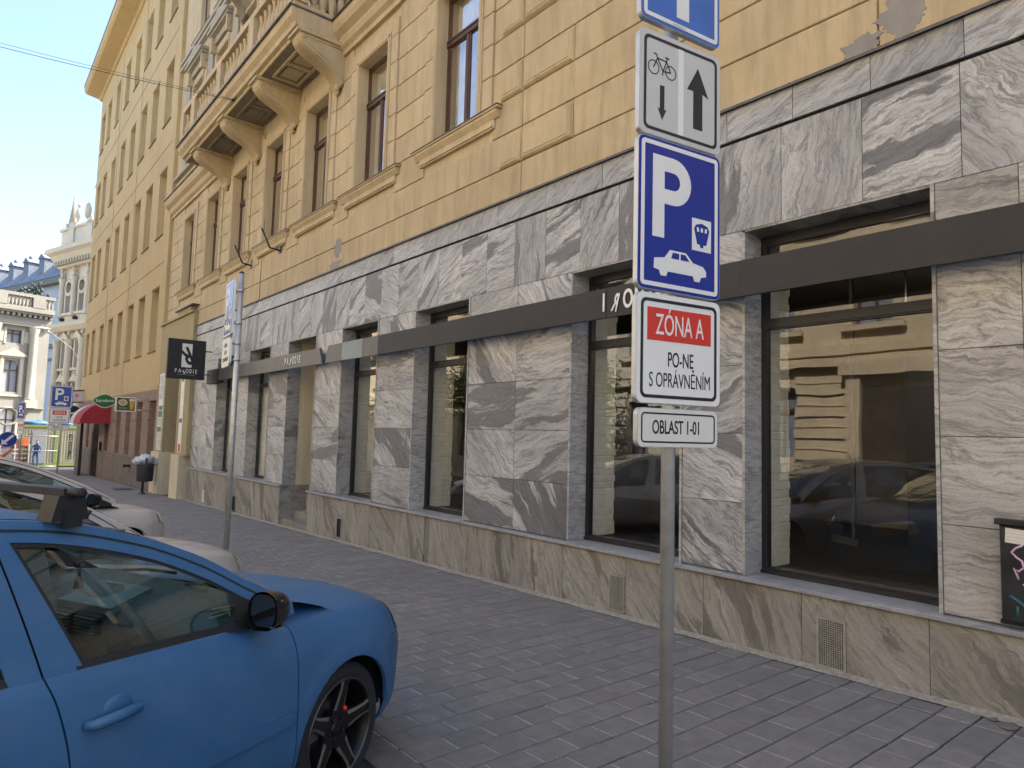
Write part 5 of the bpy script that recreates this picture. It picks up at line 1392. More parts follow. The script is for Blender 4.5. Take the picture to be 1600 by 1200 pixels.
# ================================================================== opposite side of the street (shows in the shop windows)
random.seed(3)
OXF = -12.4
def opp_house(y0, y1, h, mt, label, portal=None, rust=True):
    zb = gz((y0+y1)/2); o = thing('opposite_house', label, 'building', (OXF, (y0+y1)/2, zb), group=None)
    n = max(1, int((y1-y0)/3.1)); cs = [y0+(y1-y0)*(k+.5)/n for k in range(n)]
    lv = [(zb+1.3, zb+3.9), (zb+6.0, zb+8.7), (zb+10.4, zb+13.0), (zb+14.4, zb+16.4)]; hw = .62
    b = MB(); xs = [y0]
    for c_ in cs: xs += [c_-hw, c_+hw]
    xs.append(y1)
    for i in range(0, len(xs), 2): b.box(OXF-.5, OXF, xs[i], xs[i+1], zb-1, zb+h)
    for c_ in cs:
        z = zb-1
        for z0, z1 in lv:
            b.box(OXF-.5, OXF, c_-hw, c_+hw, z, z0); z = z1
        b.box(OXF-.5, OXF, c_-hw, c_+hw, z, zb+h)
    b.box(OXF-10, OXF-.5, y0, y1, zb-1, zb+h); b.build('wall', m[mt], o)
    for c_ in cs:
        for z0, z1 in lv:
            q = MB(); q.box(OXF-.3, OXF-.22, c_-hw, c_-hw+.08, z0, z1); q.box(OXF-.3, OXF-.22, c_+hw-.08, c_+hw, z0, z1); q.box(OXF-.3, OXF-.22, c_-.04, c_+.04, z0, z1); q.box(OXF-.3, OXF-.22, c_-hw, c_+hw, z0+1.8, z0+1.9)
            wf = q.build('window', m['wood_brown'], o)
            q = MB(); q.box(OXF-.36, OXF-.34, c_-hw, c_+hw, z0, z1); q.build('glass_pane', m['slate'], wf)
    q = MB()
    for c_ in cs:
        for z0, z1 in lv[1:3]:
            q.box(OXF, OXF+.10, c_-hw-.3, c_-hw, z0, z1); q.box(OXF, OXF+.10, c_+hw, c_+hw+.3, z0, z1); q.box(OXF, OXF+.35, c_-hw-.45, c_+hw+.45, z1+.25, z1+.42); q.box(OXF, OXF+.22, c_-hw-.4, c_+hw+.4, z0-.22, z0-.05)
            q.prism([(OXF+.3,c_-1.0,z1+.43),(OXF+.3,c_+1.0,z1+.43),(OXF+.3,c_,z1+.95)], (-.3,0,0))
    for z_, d_ in ((4.6,.35),(5.0,.2),(9.6,.25),(h-.6,.8)): q.box(OXF, OXF+d_, y0, y1, zb+z_, zb+z_+.3)
    q.build('mouldings', m[mt], o)
    if rust:
        q = MB(); z = zb
        for r in range(11):
            for i in range(0, len(xs), 2):
                q.cbox(-OXF-.0, -OXF+.1, -xs[i+1]+.02, -xs[i]-.02, z+.03, z+.38, .0) if False else q.box(OXF+.001, OXF+(.16 if r % 2 else .09), xs[i]+.03, xs[i+1]-.03, z+.02, z+.37)
            z += .405
        q.build('rusticated_blocks', m[mt], o)
    return o
opp_house(-24, -2, 19, 'plaster_opposite', 'sunlit yellow townhouse opposite, farthest back along the street')
opp_house(-1.9, 15, 20, 'plaster_opposite', 'sunlit rusticated townhouse opposite the large shop windows')
opp_house(15.1, 32, 18, 'plaster_opposite_pale', 'sunlit pale townhouse opposite behind the street trees', rust=True)
opp_house(32.1, 50, 20, 'plaster_opposite', 'sunlit yellow townhouse opposite, farthest along the street', rust=False)
opp_house(58, 100, 18, 'plaster_opposite_pale', 'sunlit pale house opposite beyond the side street', rust=False)
# gate of the opposite house
GT = thing('arched_gate', 'tall arched brown gate of the house opposite with moulded surround', 'gate', (OXF+.2, 8.9, gz(9)))
zb = gz(9)
MB().box(OXF+.17, OXF+.22, 7.6, 10.2, zb, zb+3.9).build('gate_leaf', m['door_dark'], GT)
q = MB(); q.box(OXF+.17, OXF+.42, 7.1, 7.58, zb, zb+4.3); q.box(OXF+.17, OXF+.42, 10.22, 10.7, zb, zb+4.3); q.box(OXF+.17, OXF+.55, 6.9, 10.9, zb+4.32, zb+4.75); q.build('surround', m['plaster_opposite'], GT)
# street trees opposite
def tree(x, y, h, seed, label):
    random.seed(seed); zb = gz(y)+.07
    o = thing('street_tree', label, 'tree', (x, y, zb), group='street trees on the opposite pavement')
    g = MB(); g.tube([(x,y,zb),(x+.05,y,zb+1.3),(x-.03,y+.05,zb+2.4)], [.15,.11,.09], 10)
    tips = []
    for k in range(9):
        a = k*2.4; L_ = random.uniform(1.1,2.0); e = (x+L_*math.cos(a)*.8, y+L_*math.sin(a)*.8, zb+2.5+random.uniform(.6,2.2)); md = (x+.35*math.cos(a), y+.35*math.sin(a), zb+2.7+random.random()*.6)
        g.tube([(x-.03,y+.05,zb+2.2), md, e], [.06,.04,.015], 6); tips.append(e)
    g.build('trunk', m['bark'], o)
    lv = MB()
    for k in range(5200):
        t_ = random.choice(tips); r_ = random.gauss(0,.55)
        p = Vector((t_[0]+random.gauss(0,.5), t_[1]+random.gauss(0,.5), t_[2]+random.gauss(.1,.42)))
        n_ = Vector((random.gauss(0,1), random.gauss(0,1), random.gauss(.4,1))).normalized(); u_ = n_.orthogonal().normalized(); w_ = n_.cross(u_); s_ = random.uniform(.05,.10)
        lv.add([p-u_*s_, p+w_*s_*.6, p+u_*s_, p-w_*s_*.6], [(0,1,2,3)])
    lv.build('crown', m['leaf_green'], o, recalc=False)
tree(-9.4, 21.5, 5, 1, 'leafy street tree opposite, nearer the gate of the rusticated house')
tree(-9.4, 28, 5, 2, 'leafy street tree opposite in front of the pale townhouse')
tree(-9.4, 35, 5, 4, 'leafy street tree opposite, farthest along the street')
# ================================================================== parked cars
def lerp(a, b, t): return a+(b-a)*t
def sst(a, b, x):
    t_ = max(0., min(1., (x-a)/(b-a))); return t_*t_*(3-2*t_)
def interp(P, x):
    if x >= P[0][0]: return P[0][1]
    if x <= P[-1][0]: return P[-1][1]
    for i in range(len(P)-1):
        if P[i+1][0] <= x <= P[i][0]:
            def sl(j):
                if j <= 0 or j >= len(P)-1: j = max(0, min(len(P)-2, j-(j >= len(P)-1))); return (P[j+1][1]-P[j][1])/(P[j+1][0]-P[j][0])
                return (P[j+1][1]-P[j-1][1])/(P[j+1][0]-P[j-1][0])
            x0, y0 = P[i]; x1, y1 = P[i+1]; h = x1-x0; t_ = (x-x0)/h
            a, b = sl(i)*h, sl(i+1)*h
            return (2*t_**3-3*t_**2+1)*y0+(t_**3-2*t_**2+t_)*a+(-2*t_**3+3*t_**2)*y1+(t_**3-t_**2)*b
class Car:
    XN, XT = .94, -3.55
    def __init__(s, name, label, paint, loc, heading, group, wb=2.58, roof=None, hatch=0., hero=False, belt0=.945, zs=None, fwd=0.):
        s.fwd = fwd
        s.wb = wb; s.hero = hero; s.belt0 = belt0; s.hatch = hatch
        s.roof = roof or [(-.28,.965),(-.55,1.12),(-.75,1.243),(-1.0,1.358),(-1.35,1.450),(-1.8,1.480),(-2.4,1.475),(-2.95,1.45),(-3.25,1.36),(-3.45,1.12)]
        s.o = thing(name, label, 'car', (loc[0], loc[1], gz(loc[1])), heading, group)
        s.p = m[paint]; s.XTT = s.XT
        s.make()
    def belt(s, k): return s.belt0+max(0, -k-.4)*.05
    def zt(s, k): return interp([(.94,.66),(.88,.735),(.75,.785),(.5,.84),(.2,.885),(-.1,.915),(-.4,.94),(-.7,.955)], k)
    def sec(s, k):
        a = sst(-.75, -.45, k); bl = s.belt(k); z6 = s.zt(k)
        D = [(.79,.20),(.862,.30),(.885,.47),(.892,.64),(.880,.79),(.850,bl-.07),(.812,bl)]
        F = [(.79,.20),(.862,.30),(.885,.47),(.890,.62),(.872,z6-.145),(.80,z6-.035),(.66,z6)]
        return [(lerp(d[0], f[0], a), lerp(d[1], f[1], a)) for d, f in zip(D, F)]
    def S(s, k, v, side=-1, ins=0.):
        P = s.sec(k); n = len(P)-1; t_ = v*n; i = min(n-1, int(t_)); f = t_-i
        p0, p1, p2, p3 = P[max(0,i-1)], P[i], P[i+1], P[min(n,i+2)]
        cr = lambda q: .5*((2*p1[q])+(-p0[q]+p2[q])*f+(2*p0[q]-5*p1[q]+4*p2[q]-p3[q])*f*f+(-p0[q]+3*p1[q]-3*p2[q]+p3[q])*f**3)
        y, z = cr(0)-ins, cr(1)
        # rub strip crease, flared arches
        if k > .2:
            u = min(1, (k-.2)/(s.XN-.2)); y *= max(0, 1-u**2.3)**.5
        if k < -2.95:
            u = min(1, (-2.95-k)/(-2.95-s.XT)); y *= max(0, 1-u**3.0)**.5
        for cx_ in (0, -s.wb):
            d = math.hypot(k-cx_, z-.33)
            y += .012*math.exp(-((d-.36)/.05)**2)*(1 if z > .25 else 0)
        x = k
        if k > .3: x -= .30*max(0, z-.58)*sst(.3, s.XN, k)
        if k < -3.0: x += .25*max(0, z-.7)*sst(-3.0, s.XT, k)
        return Vector((x, side*y, z))
    def panel(s, name, k0, k1, v0, v1, nk, nv, side, mat=None, holes=(), off=0., flange=.02, parent=None, label=None):
        """k0,k1 functions of v"""
        verts = []; 
        for i in range(nk+1):
            for j in range(nv+1):
                v = v0+(v1-v0)*j/nv; a, b = k0(v), k1(v); verts.append(s.S(a+(b-a)*i/nk, v, side, -off))
        faces = [(i*(nv+1)+j,(i+1)*(nv+1)+j,(i+1)*(nv+1)+j+1,i*(nv+1)+j+1) for i in range(nk) for j in range(nv)]
        if holes:
            keep = []; drop = set(); kept = set()
            for f in faces:
                c = sum((verts[q] for q in f), Vector())/4
                if any(math.hypot(c.x-cx_, c.z-.325) < R_ for cx_, R_ in holes): drop.update(f)
                else: keep.append(f); kept.update(f)
            for q in drop & kept:
                p = verts[q]; cx_, R_ = min(holes, key=lambda h: abs(p.x-h[0])); d = Vector((p.x-cx_, 0, p.z-.325)); d = d.normalized()*R_
                verts[q] = Vector((cx_+d.x, p.y, .325+d.z))
            faces = keep
        bm = bmesh.new(); bv = [bm.verts.new(p) for p in verts]
        for f in faces:
            try: bm.faces.new([bv[q] for q in (f if side < 0 else f[::-1])])
            except ValueError: pass
        bmesh.ops.delete(bm, geom=[q for q in bm.verts if not q.link_faces], context='VERTS')
        bmesh.ops.remove_doubles(bm, verts=bm.verts, dist=1e-4)
        if flange:
            ed = [e for e in bm.edges if len(e.link_faces) == 1]
            r = bmesh.ops.extrude_edge_only(bm, edges=ed)
            for q in [g for g in r['geom'] if isinstance(g, bmesh.types.BMVert)]: q.co.y -= side*flange*(1 if abs(q.co.y) > .1 else 0)
        bmesh.ops.recalc_face_normals(bm, faces=bm.faces)
        me = bpy.data.meshes.new(name); bm.to_mesh(me); bm.free(); me.materials.append(mat or s.p)
        o = bpy.data.objects.new(name, me); COL.objects.link(o); o.parent = parent or s.o
        sheet(o, 32); return tagit(o, label)
    def G(s, k, z, side=-1, ins=0.):
        b = s.belt(k); h = z-b; y = .806-.33*h-.20*h*h-ins
        return Vector((k, side*y, z))
    def zs(s, k): return interp(s.roof, k)
    def dlo(s, k):
        """upper edge of the side glass"""
        return max(s.belt(k), min(s.zs(k+.035)-.062, s.roof[5][1]-.062))
    def make(s):
        o = s.o; B = s.build_; side = -1
        hk = (.345)
        fs = lambda v: -.37-.11*sst(.80, 1.0, v)+.0    # front door shutline
        bs = lambda v: -1.375-.045*sst(.55, 1., v)-.02*v
        cs = lambda v: -2.20-.28*sst(.35, 1., v) if False else (-2.30+ -.05*v)
        bump_ = lambda v: .33+.10*v
        g = .0035
        for side in (-1, 1):
            s.panel('fender', lambda v: fs(v)+g, bump_, .0, 1, 44, 34, side, holes=[(0, hk)])
            s.panel('bumper', lambda v: bump_(v)+g, lambda v: s.XN-.0005, .0, .60, 26, 20, side, holes=[(0, hk)])
            s.panel('nose_panel', lambda v: bump_(v)+g, lambda v: s.XN-.0005, .61, 1, 26, 14, side)
            d = s.panel('front_door', lambda v: bs(v)+g, lambda v: fs(v)-g, .04, 1, 40, 40, side)
            d2 = s.panel('rear_door', lambda v: cs(v)+g, lambda v: bs(v)-g, .04, 1, 34, 34, side, holes=[(-s.wb, hk)])
            s.panel('rear_quarter', lambda v: s.XT+.0005, lambda v: cs(v)-g, .0, 1, 60, 34, side, holes=[(-s.wb, hk)])
            s.panel('sill', lambda v: -2.24, lambda v: -.345, .0, .036, 4, 2, side)
            # rub strips
            for a_, b_ in ((-1.34, -.40), (-2.2, -1.43)):
                s.panel('rub_strip', lambda v: a_, lambda v: b_, .37, .425, 8, 3, side, off=.016, flange=.018, parent=d if a_ > -1.4 else d2)
            # door handles: scooped cup and pull bar
            for hx, dd in ((-1.245, d), (-2.13, d2)):
                c = MB(); y_ = s.S(hx, .725, side).y; zc = s.S(hx, .725, side).z
                c.sphere((hx+.02, y_+side*(-.010), zc), (.062,.014,.052), 20, 12); c.build('handle_cup', s.p, dd, world=False)
                c = MB(); c.tube([(hx-.098,y_+side*.008,zc-.004),(hx-.080,y_+side*.030,zc-.003),(hx+.0,y_+side*.036,zc),(hx+.07,y_+side*.03,zc+.002),(hx+.09,y_+side*.006,zc)], [.013,.018,.019,.018,.012], 10); c.build('door_handle', s.p, dd, world=False)
            # underlying dark shell = inner door skins, closes the gaps
            s.panel('inner_shell', lambda v: s.XT+.03, lambda v: s.XN-.10, .06, .975, 90, 20, side, mat=m['plastic_black'], holes=[(0, hk+.01), (-s.wb, hk+.01)], off=-.022, flange=0)
            # wheel arch liners
            for cx_ in (0, -s.wb):
                l = MB(); n_ = 26
                for k in range(n_):
                    a0, a1 = [PI*(.0+1.12*q/n_) for q in (k, k+1)]
                    p = lambda a, y: (cx_+.352*math.cos(a), side*min(y, (.862-.035*sst(.1,.34,.352*math.cos(a))*(cx_ == 0))), .325+.352*math.sin(a))
                    l.add([p(a0,.862),p(a1,.862),p(a1,.55),p(a0,.55)], [(0,1,2,3)])
                l.add([(cx_+.352*math.cos(PI*(.0+1.12*q/n_)), side*.55, .325+.352*math.sin(PI*(.0+1.12*q/n_))) for q in range(n_+1)], [list(range(n_+1))])
                l.build('arch_liner', m['plastic_black'], o, world=False, recalc=False)
            s.greenhouse(side)
            s.wheel(0, side); s.wheel(-s.wb, side)
            s.mirror(side)
            # lamps
            s.panel('headlight', lambda v: .52, lambda v: .86, .66, .90, 14, 8, side, mat=m['chrome'], off=.003, flange=.01)
            s.panel('headlight_glass', lambda v: .51, lambda v: .87, .65, .91, 14, 8, side, mat=m['glass_lamp'], off=.012, flange=.01)
            s.panel('tail_light', lambda v: s.XT+.02, lambda v: -3.25, .72, .97, 10, 8, side, mat=m['sign_red'], off=.004, flange=.01)
        # hood
        def hood(u, v):
            k = lerp(-.42, .905, u); t_ = 2*v-1; e = s.S(k, 1, 1); ye = e.y-.004
            cr = .038*(1-t_*t_)+.010*sst(.35,.6,abs(t_))*(1-sst(.75,1,abs(t_)))*sst(1,.3,u)
            back = -.20*(1-t_*t_)*(1-sst(0,.4,u))*-1
            return (e.x+back*(1-u)+.02*(1-t_*t_), t_*ye, e.z+cr)
        b = MB(); b.grid(hood, 34, 28); hd = b.build('bonnet', s.p, o, world=False); sheet(hd, 40)
        # cowl and wipers
        def cowl(u, v):
            k = lerp(-.62, -.40, u); t_ = 2*v-1; e = s.S(k, 1, 1); return (e.x+.20*(1-t_*t_)+.0, t_*(e.y-.10), .935+.02*(1-t_*t_)-.0*u)
        b = MB(); b.grid(cowl, 4, 20); b.build('cowl', m['plastic_black'], o, world=False)
        w = MB(); w.tube([(-.30,.5,1.0),(-.38,.1,1.06),(-.42,-.15,1.075)], .008, 6); w.tube([(-.34,-.1,1.0),(-.46,-.42,1.06),(-.52,-.6,1.06)], .008, 6); w.build('wiper', m['plastic_black'], o, world=False)
        # top surfaces
        def top(k, t_, dz=0., w_=1.0):
            z = s.zs(k); e = s.G(k, z, 1); f = .26*sst(-1.15, -.35, k)+.04
            cr = .028*sst(-.8, -1.3, k)
            return Vector((k+f*(1-t_*t_)*.9*sst(-1.6,-1.0,k), t_*(e.y-.004)*w_, z+cr*(1-t_*t_)+dz))
        kh = -1.12; kr = -3.08+s.hatch*.2
        b = MB(); b.grid(lambda u, v: top(lerp(kr, kh, u), (2*v-1)*.93), 26, 18); rf = b.build('roof', s.p, o, world=False); sheet(rf, 50)
        b = MB(); b.grid(lambda u, v: top(lerp(kr, kh, u), (2*v-1)*.90, -.03), 16, 10); b.build('headliner', m['headliner'], rf, world=False)
        b = MB(); b.grid(lambda u, v: top(lerp(kh+.005, -.36+s.fwd*.8, u), (2*v-1)*.915, .004), 20, 16); ws = b.build('windscreen', m['glass_car'], o, world=False, recalc=False)
        b = MB(); b.grid(lambda u, v: top(lerp(s.roof[-1][0], kr-.005, u), (2*v-1)*.9), 10, 12); b.build('rear_window', m['glass_car'], o, world=False, recalc=False)
        for sd in (-1, 1):
            b = MB(); b.grid(lambda u, v: top(lerp(s.roof[-1][0], -.33+s.fwd*.8, u), sd*lerp(.925, .965, v), -.004), 70, 1); b.build('roof_gutter', s.p, rf, world=False)
            b = MB(); b.grid(lambda u, v: top(lerp(s.roof[-1][0], -.33+s.fwd*.8, u), sd*lerp(.958, 1.0, v)), 70, 3); b.build('roof_edge', s.p, rf, world=False)
            b = MB(); b.grid(lambda u, v: top(lerp(kh, -.33+s.fwd*.8, u), sd*lerp(.82, .935, v), -.006), 30, 2); b.build('pillar_trim', m['plastic_black'], rf, world=False)
        # tail gate lower part
        def tail(u, v):
            t_ = 2*v-1; z = lerp(.45, 1.12, u); return (s.XT+.03+.22*max(0,z-.7)+.25*t_*t_*.4, t_*.70, z)
        b = MB(); b.grid(tail, 10, 14); b.build('tailgate', s.p, o, world=False)
        # floor
        MB().box(-3.3, -.38, -.78, .78, .17, .22).build('floor', m['plastic_black'], o, world=False)
        # grille and plate on the nose
        MB().box(.80, .865, -.30, .30, .60, .72).build('grille', m['plastic_black'], o, world=False)
        pl = MB().box(.935, .945, -.26, .26, .42, .53).build('number_plate', m['sign_white'], o, world=False)
        s.interior()
    build_ = None
    def greenhouse(s, side):
        o = s.o
        # blue frame between glass and roof edge
        def frame(u, v):
            k = lerp(-3.42, -.325+s.fwd*.8, u); lo = s.dlo(k); hi = s.zs(k); 
            if k < -2.98: lo = lerp(lo, s.belt(k), sst(-2.98, -3.15, k)*1.0)
            if hi < lo: lo = hi
            return s.G(k, lerp(lo, hi, v), side)
        b = MB(); b.grid(frame, 110, 6); f = b.build('window_frame', s.p, o, world=False, recalc=False); sheet(f, 40)
        gb = lambda z: -1.31-.40*(z-s.belt(-1.3))     # rear edge of the front side glass
        def pil(k0, k1, name, mat, zlo=None, n=10, ins=0., par=None):
            def fn(u, v):
                zb = s.belt(-1.4)-.004 if zlo is None else zlo
                zt_ = s.roof[5][1]-.04
                z = lerp(zb, zt_, v); return s.G(lerp(k0(z), k1(z), u), z, side, ins)
            b = MB(); b.grid(fn, 4, n); return b.build(name, mat, par or o, world=False, recalc=False)
        sh = lambda z: -1.44-.20*(z-1.0)
        pil(lambda z: sh(z)+.0035, gb, 'pillar', s.p)
        pil(lambda z: sh(z)-.10-.02*(z-1), lambda z: sh(z)-.0035, 'pillar', s.p)
        pil(lambda z: sh(z)-.02, lambda z: sh(z)+.02, 'pillar_gap', m['rubber'], ins=.012)
        pil(lambda z: -2.42+.0*z, lambda z: -2.36+.0*z, 'pillar', m['plastic_black'], ins=.004)
        pil(lambda z: -1.62, lambda z: -1.34, 'pillar_inner', m['headliner'], ins=.05)
        # glasses
        def gl(k0, k1, name):
            def fn(u, v):
                zr = .5
                k = lerp(k0(1.0), k1(1.0), u)
                lo = s.belt(k)+.012; hi = s.dlo(k)+.004; z = lerp(lo, max(lo, hi), v)
                kk = lerp(k0(z), k1(z), u); return s.G(kk, z, side, .012)
            b = MB(); b.grid(fn, 30, 8); return b.build(name, m['glass_car'], o, world=False, recalc=False)
        g1 = gl(gb, lambda z: -.62+s.fwd, 'side_window'); gl(lambda z: -2.37, lambda z: sh(z)-.10, 'side_window'); gl(lambda z: -3.02, lambda z: -2.42, 'side_window')
        # black seals along the belt and round the top of the glass
        for q0, q1 in ((-3.0, -2.42), (-2.37, -1.54), (-1.335, -.47+s.fwd)):
            b = MB(); b.grid(lambda u, v: s.G(lerp(q0, q1, u), s.belt(lerp(q0, q1, u))+lerp(-.006, .026, v), side, -.003+.006*v), 24, 2); b.build('belt_seal', m['rubber'], o, world=False, recalc=False)
        b = MB(); b.grid(lambda u, v: (lambda k: s.G(k, lerp(s.dlo(k), s.zs(k), .56)+(v-.5)*.008, side, -.0025))(lerp(-3.0, -.46+s.fwd, u)), 80, 1); b.build('door_gap', m['rubber'], o, world=False, recalc=False)
        b = MB(); b.grid(lambda u, v: s.G(lerp(-3.0, -.47, u), s.dlo(lerp(-3.0, -.47, u))+lerp(-.014, .006, v), side, .004), 70, 1); b.build('upper_seal', m['rubber'], o, world=False, recalc=False)
        b = MB(); b.grid(lambda u, v: (lambda z: s.G(gb(z)+lerp(-.004,.014,u), z, side, .004))(lerp(s.belt(-1.35), s.roof[5][1]-.06, v)), 1, 12); b.build('pillar_seal', m['rubber'], o, world=False, recalc=False)
        # mirror triangle
        def tri(u, v):
            k = lerp(-.66, -.44, u)+s.fwd; lo = s.belt(k); return s.G(k, lerp(lo, max(lo, s.dlo(k)), v), side, -.004)
        b = MB(); b.grid(tri, 8, 4); b.build('sail_panel', m['plastic_black'], o, world=False, recalc=False)
    def mirror(s, side):
        o = s.o; mm = MB(); cx_, cy_, cz_ = -.62+s.fwd*.5, side*.935, 1.045
        def fn(u, v):      # shell open towards the rear
            a = 2*PI*u; q = PI/2*v
            ry, rz = .078, .078
            sy, sz = math.cos(a), math.sin(a)
            sq = (abs(sy)**2.6+abs(sz)**2.6)**(-1/2.6)
            r_ = math.cos(q)**.6
            return (cx_-.045+.12*math.sin(q), cy_+ry*sy*sq*r_, cz_+rz*sz*sq*r_-.015*(sy*side < 0)*abs(sy))
        mm.grid(fn, 32, 10); sh = mm.build('mirror', m['plastic_black_gloss'], o, world=False); sheet(sh, 60)
        g = MB(); P = []
        for k in range(28):
            a = 2*PI*k/28; sy, sz = math.cos(a), math.sin(a); sq = (abs(sy)**3+abs(sz)**3)**(-1/3); P.append((cx_-.040, cy_+.064*sy*sq, cz_+.064*sz*sq))
        g.add(P, [list(range(28))]); g.build('mirror_glass', m['mirror_glass'], sh, world=False, recalc=False)
        g = MB(); g.prism([(x+.004, y, z) for x, y, z in P], (.02,0,0)); g.build('mirror_backing', m['plastic_black'], sh, world=False)
        g = MB(); g.tube([(cx_+.05, side*.80, .975), (cx_+.04, side*.85, .985), (cx_+.03, side*.90, 1.0)], [.045,.035,.03], 10); g.build('mirror_arm', m['plastic_black'], sh, world=False)
        g = MB(); g.box(cx_-.02, cx_+.02, cy_+side*.02, cy_+side*.06, cz_-.074, cz_-.064); g.build('indicator', m['lamp_orange' if not s.hero else 'chrome'], sh, world=False)
    def wheel(s, cx_, side):
        o = s.o; yo = side*.845; W = side
        t_ = MB(); t_.lathe([(.235,-.10),(.262,-.112),(.29,-.108),(.309,-.095),(.317,-.07),(.318,0),(.317,.07),(.309,.095),(.29,.108),(.262,.112),(.235,.10)], (cx_, side*.745, .318), 'y', 56)
        wh = t_.build('wheel', m['tyre'], o, world=False)
        r_ = MB(); r_.lathe([(.242,.0),(.242,.100),(.234,.104),(.228,.098),(.226,.05),(.21,-.02)], (cx_, side*.745, .318), 'y', 56)
        if side < 0: r_.v = [(x, 2*side*.745-y, z) for x, y, z in r_.v]
        r_.build('rim', m['rim_dark'], wh, world=False)
        r_ = MB(); r_.lathe([(.2435,.099),(.2435,.108),(.2335,.109),(.2325,.100)], (cx_, side*.745, .318), 'y', 56)
        if side < 0: r_.v = [(x, 2*side*.745-y, z) for x, y, z in r_.v]
        r_.build('rim_lip', m['rim_lip_dark'], wh, world=False)
        yc = side*.745
        d = MB(); d.lathe([(.05,.02),(.145,.02),(.145,.0),(.05,.0)], (cx_, yc, .318), 'y', 36); d.build('brake_disc', m['brake_disc'], wh, world=False)
        d = MB(); d.box(cx_-.17, cx_-.10, yc-.02, yc+side*.05, .30, .40); d.build('caliper', m['brake_disc'], wh, world=False)
        d = MB(); d.lathe([(.001,.082),(.03,.084),(.036,.078),(.04,.07)], (cx_, yc, .318), 'y', 20)
        if side < 0: d.v = [(x, 2*yc-y, z) for x, y, z in d.v]
        d.build('hub_cap', m['rim_dark'], wh, world=False)
        off = .18 if s.hero else .5
        for k in range(5):
            a = PI/2+off*0+2*PI*k/5-.14
            ca, sa = math.cos(a), math.sin(a)
            def q(r_, w_, h): return (cx_+r_*ca-w_*sa, yc+side*h, .318+r_*sa+w_*ca)
            sp = MB()
            rr = [(.035,.050,.070),(.09,.044,.077),(.15,.034,.086),(.20,.030,.094),(.236,.040,.100)]
            vs = []
            for r_v, w_, h in rr: vs += [q(r_v,-w_,h-.03), q(r_v,-w_,h), q(r_v,-w_*.35,h+.004), q(r_v,w_*.35,h+.004), q(r_v,w_,h), q(r_v,w_,h-.03)]
            fs = []
            for i in range(len(rr)-1):
                for j in range(5): fs.append((i*6+j, (i+1)*6+j, (i+1)*6+j+1, i*6+j+1))
            sp.add(vs, fs); sp.build('spoke', m['rim_dark'], wh, world=False)
            for sgn in (-1, 1):
                e = MB(); vs = []
                for r_v, w_, h in rr[1:]: vs += [q(r_v, sgn*w_*.98, h+.0015), q(r_v, sgn*w_*.55, h+.0055)]
                e.add(vs, [(2*i, 2*i+2, 2*i+3, 2*i+1) for i in range(len(rr)-2)]); e.build('machined_edge', m['rim_machined'], wh, world=False, recalc=False)
            bl = MB(); a2 = a+PI/5; bl.sphere((cx_+.055*math.cos(a2), yc+side*.078, .318+.055*math.sin(a2)), .009, 8, 6); bl.build('wheel_bolt', m['rim_dark'], wh, world=False)
        if s.hero and cx_ == 0 and side < 0:
            d = MB(); d.sphere((cx_+.045, yc+side*.088, .318+.085), .013, 10, 8); d.build('bolt_cap', m['sign_red'], wh, world=False)
    def interior(s):
        o = s.o
        # dashboard: profile swept across
        D = [(-.02,.90),(-.25,.975),(-.40,1.0),(-.58,.99),(-.68,.96),(-.735,.915),(-.75,.83),(-.71,.71),(-.64,.61),(-.58,.45)]
        b = MB(); n = len(D)
        def f(u, v):
            t_ = u*(n-1); i = min(n-2, int(t_)); q = t_-i; x, z = lerp(D[i][0],D[i+1][0],q), lerp(D[i][1],D[i+1][1],q)
            y = lerp(-.76,.76,v); hump = math.exp(-(y/.20)**2)*.035+math.exp(-((y-.37)/.22)**2)*.05
            return (x-.04*math.exp(-(y/.25)**2)*(x < -.5), y, z+hump*(z > .6)*sst(-.1,-.5,x))
        b.grid(f, 26, 40); ds = b.build('dashboard', m['dash_teal'], o, world=False)
        b = MB(); b.box(-.79,-.71,-.165,.165,.55,.915); b.build('centre_console', m['dash_teal'], ds, world=False)
        b = MB(); b.prism([(-.56,-.17,1.035),(-.77,-.18,.985),(-.77,.18,.985),(-.56,.17,1.035)], (0,0,-.03)); b.build('storage_lid', m['dash_light'], ds, world=False)
        for y0 in (-.155, .015):
            b = MB(); b.box(-.815,-.785,y0,y0+.14,.875,.955); v_ = b.build('air_vent', m['plastic_black'], ds, world=False)
            b = MB(); [b.box(-.826,-.815,y0+.008,y0+.132,.884+.015*k,.888+.015*k) for k in range(5)]; b.build('vent_slat', m['dash_light'], v_, world=False)
        for y0 in (-.72,.58):
            b = MB(); b.box(-.765,-.745,y0,y0+.13,.84,.92); b.build('air_vent', m['plastic_black'], ds, world=False)
        b = MB(); b.box(-.42,-.38,-.32,-.26,1.0,1.016); b.build('parking_disc', m['dash_light'], ds, world=False)
        b = MB(); b.box(-.752,-.735,-.64,-.24,.67,.81); b.build('glovebox', m['dash_light'], ds, world=False)
        # thin solid strips standing in for golden reflections in the side window
        random.seed(9)
        b = MB()
        for k in range(5):
            a = random.uniform(-.3,.3); x, y = -.66+.045*k, -.70+.035*(k % 3); z = .995+.003*k
            c_, s_ = math.cos(a), math.sin(a)
            b.prism([(x-.05*c_,y-.05*s_,z),(x+.05*c_,y+.05*s_,z),(x+.05*c_-.012*s_,y+.05*s_+.012*c_,z),(x-.05*c_-.012*s_,y-.05*s_+.012*c_,z)], (0,0,.003))
        b.build('reflection_strips', m['paper'], ds, world=False)
        b = MB()
        for k in range(28):
            a0, a1 = 2*PI*k/28, 2*PI*(k+1)/28
            P_ = lambda a: (-1.0+.07*math.sin(a)*.9-.0, .37+.185*math.cos(a), .88+.17*math.sin(a))
            b.tube([P_(a0), P_(a1)], .016, 6, False)
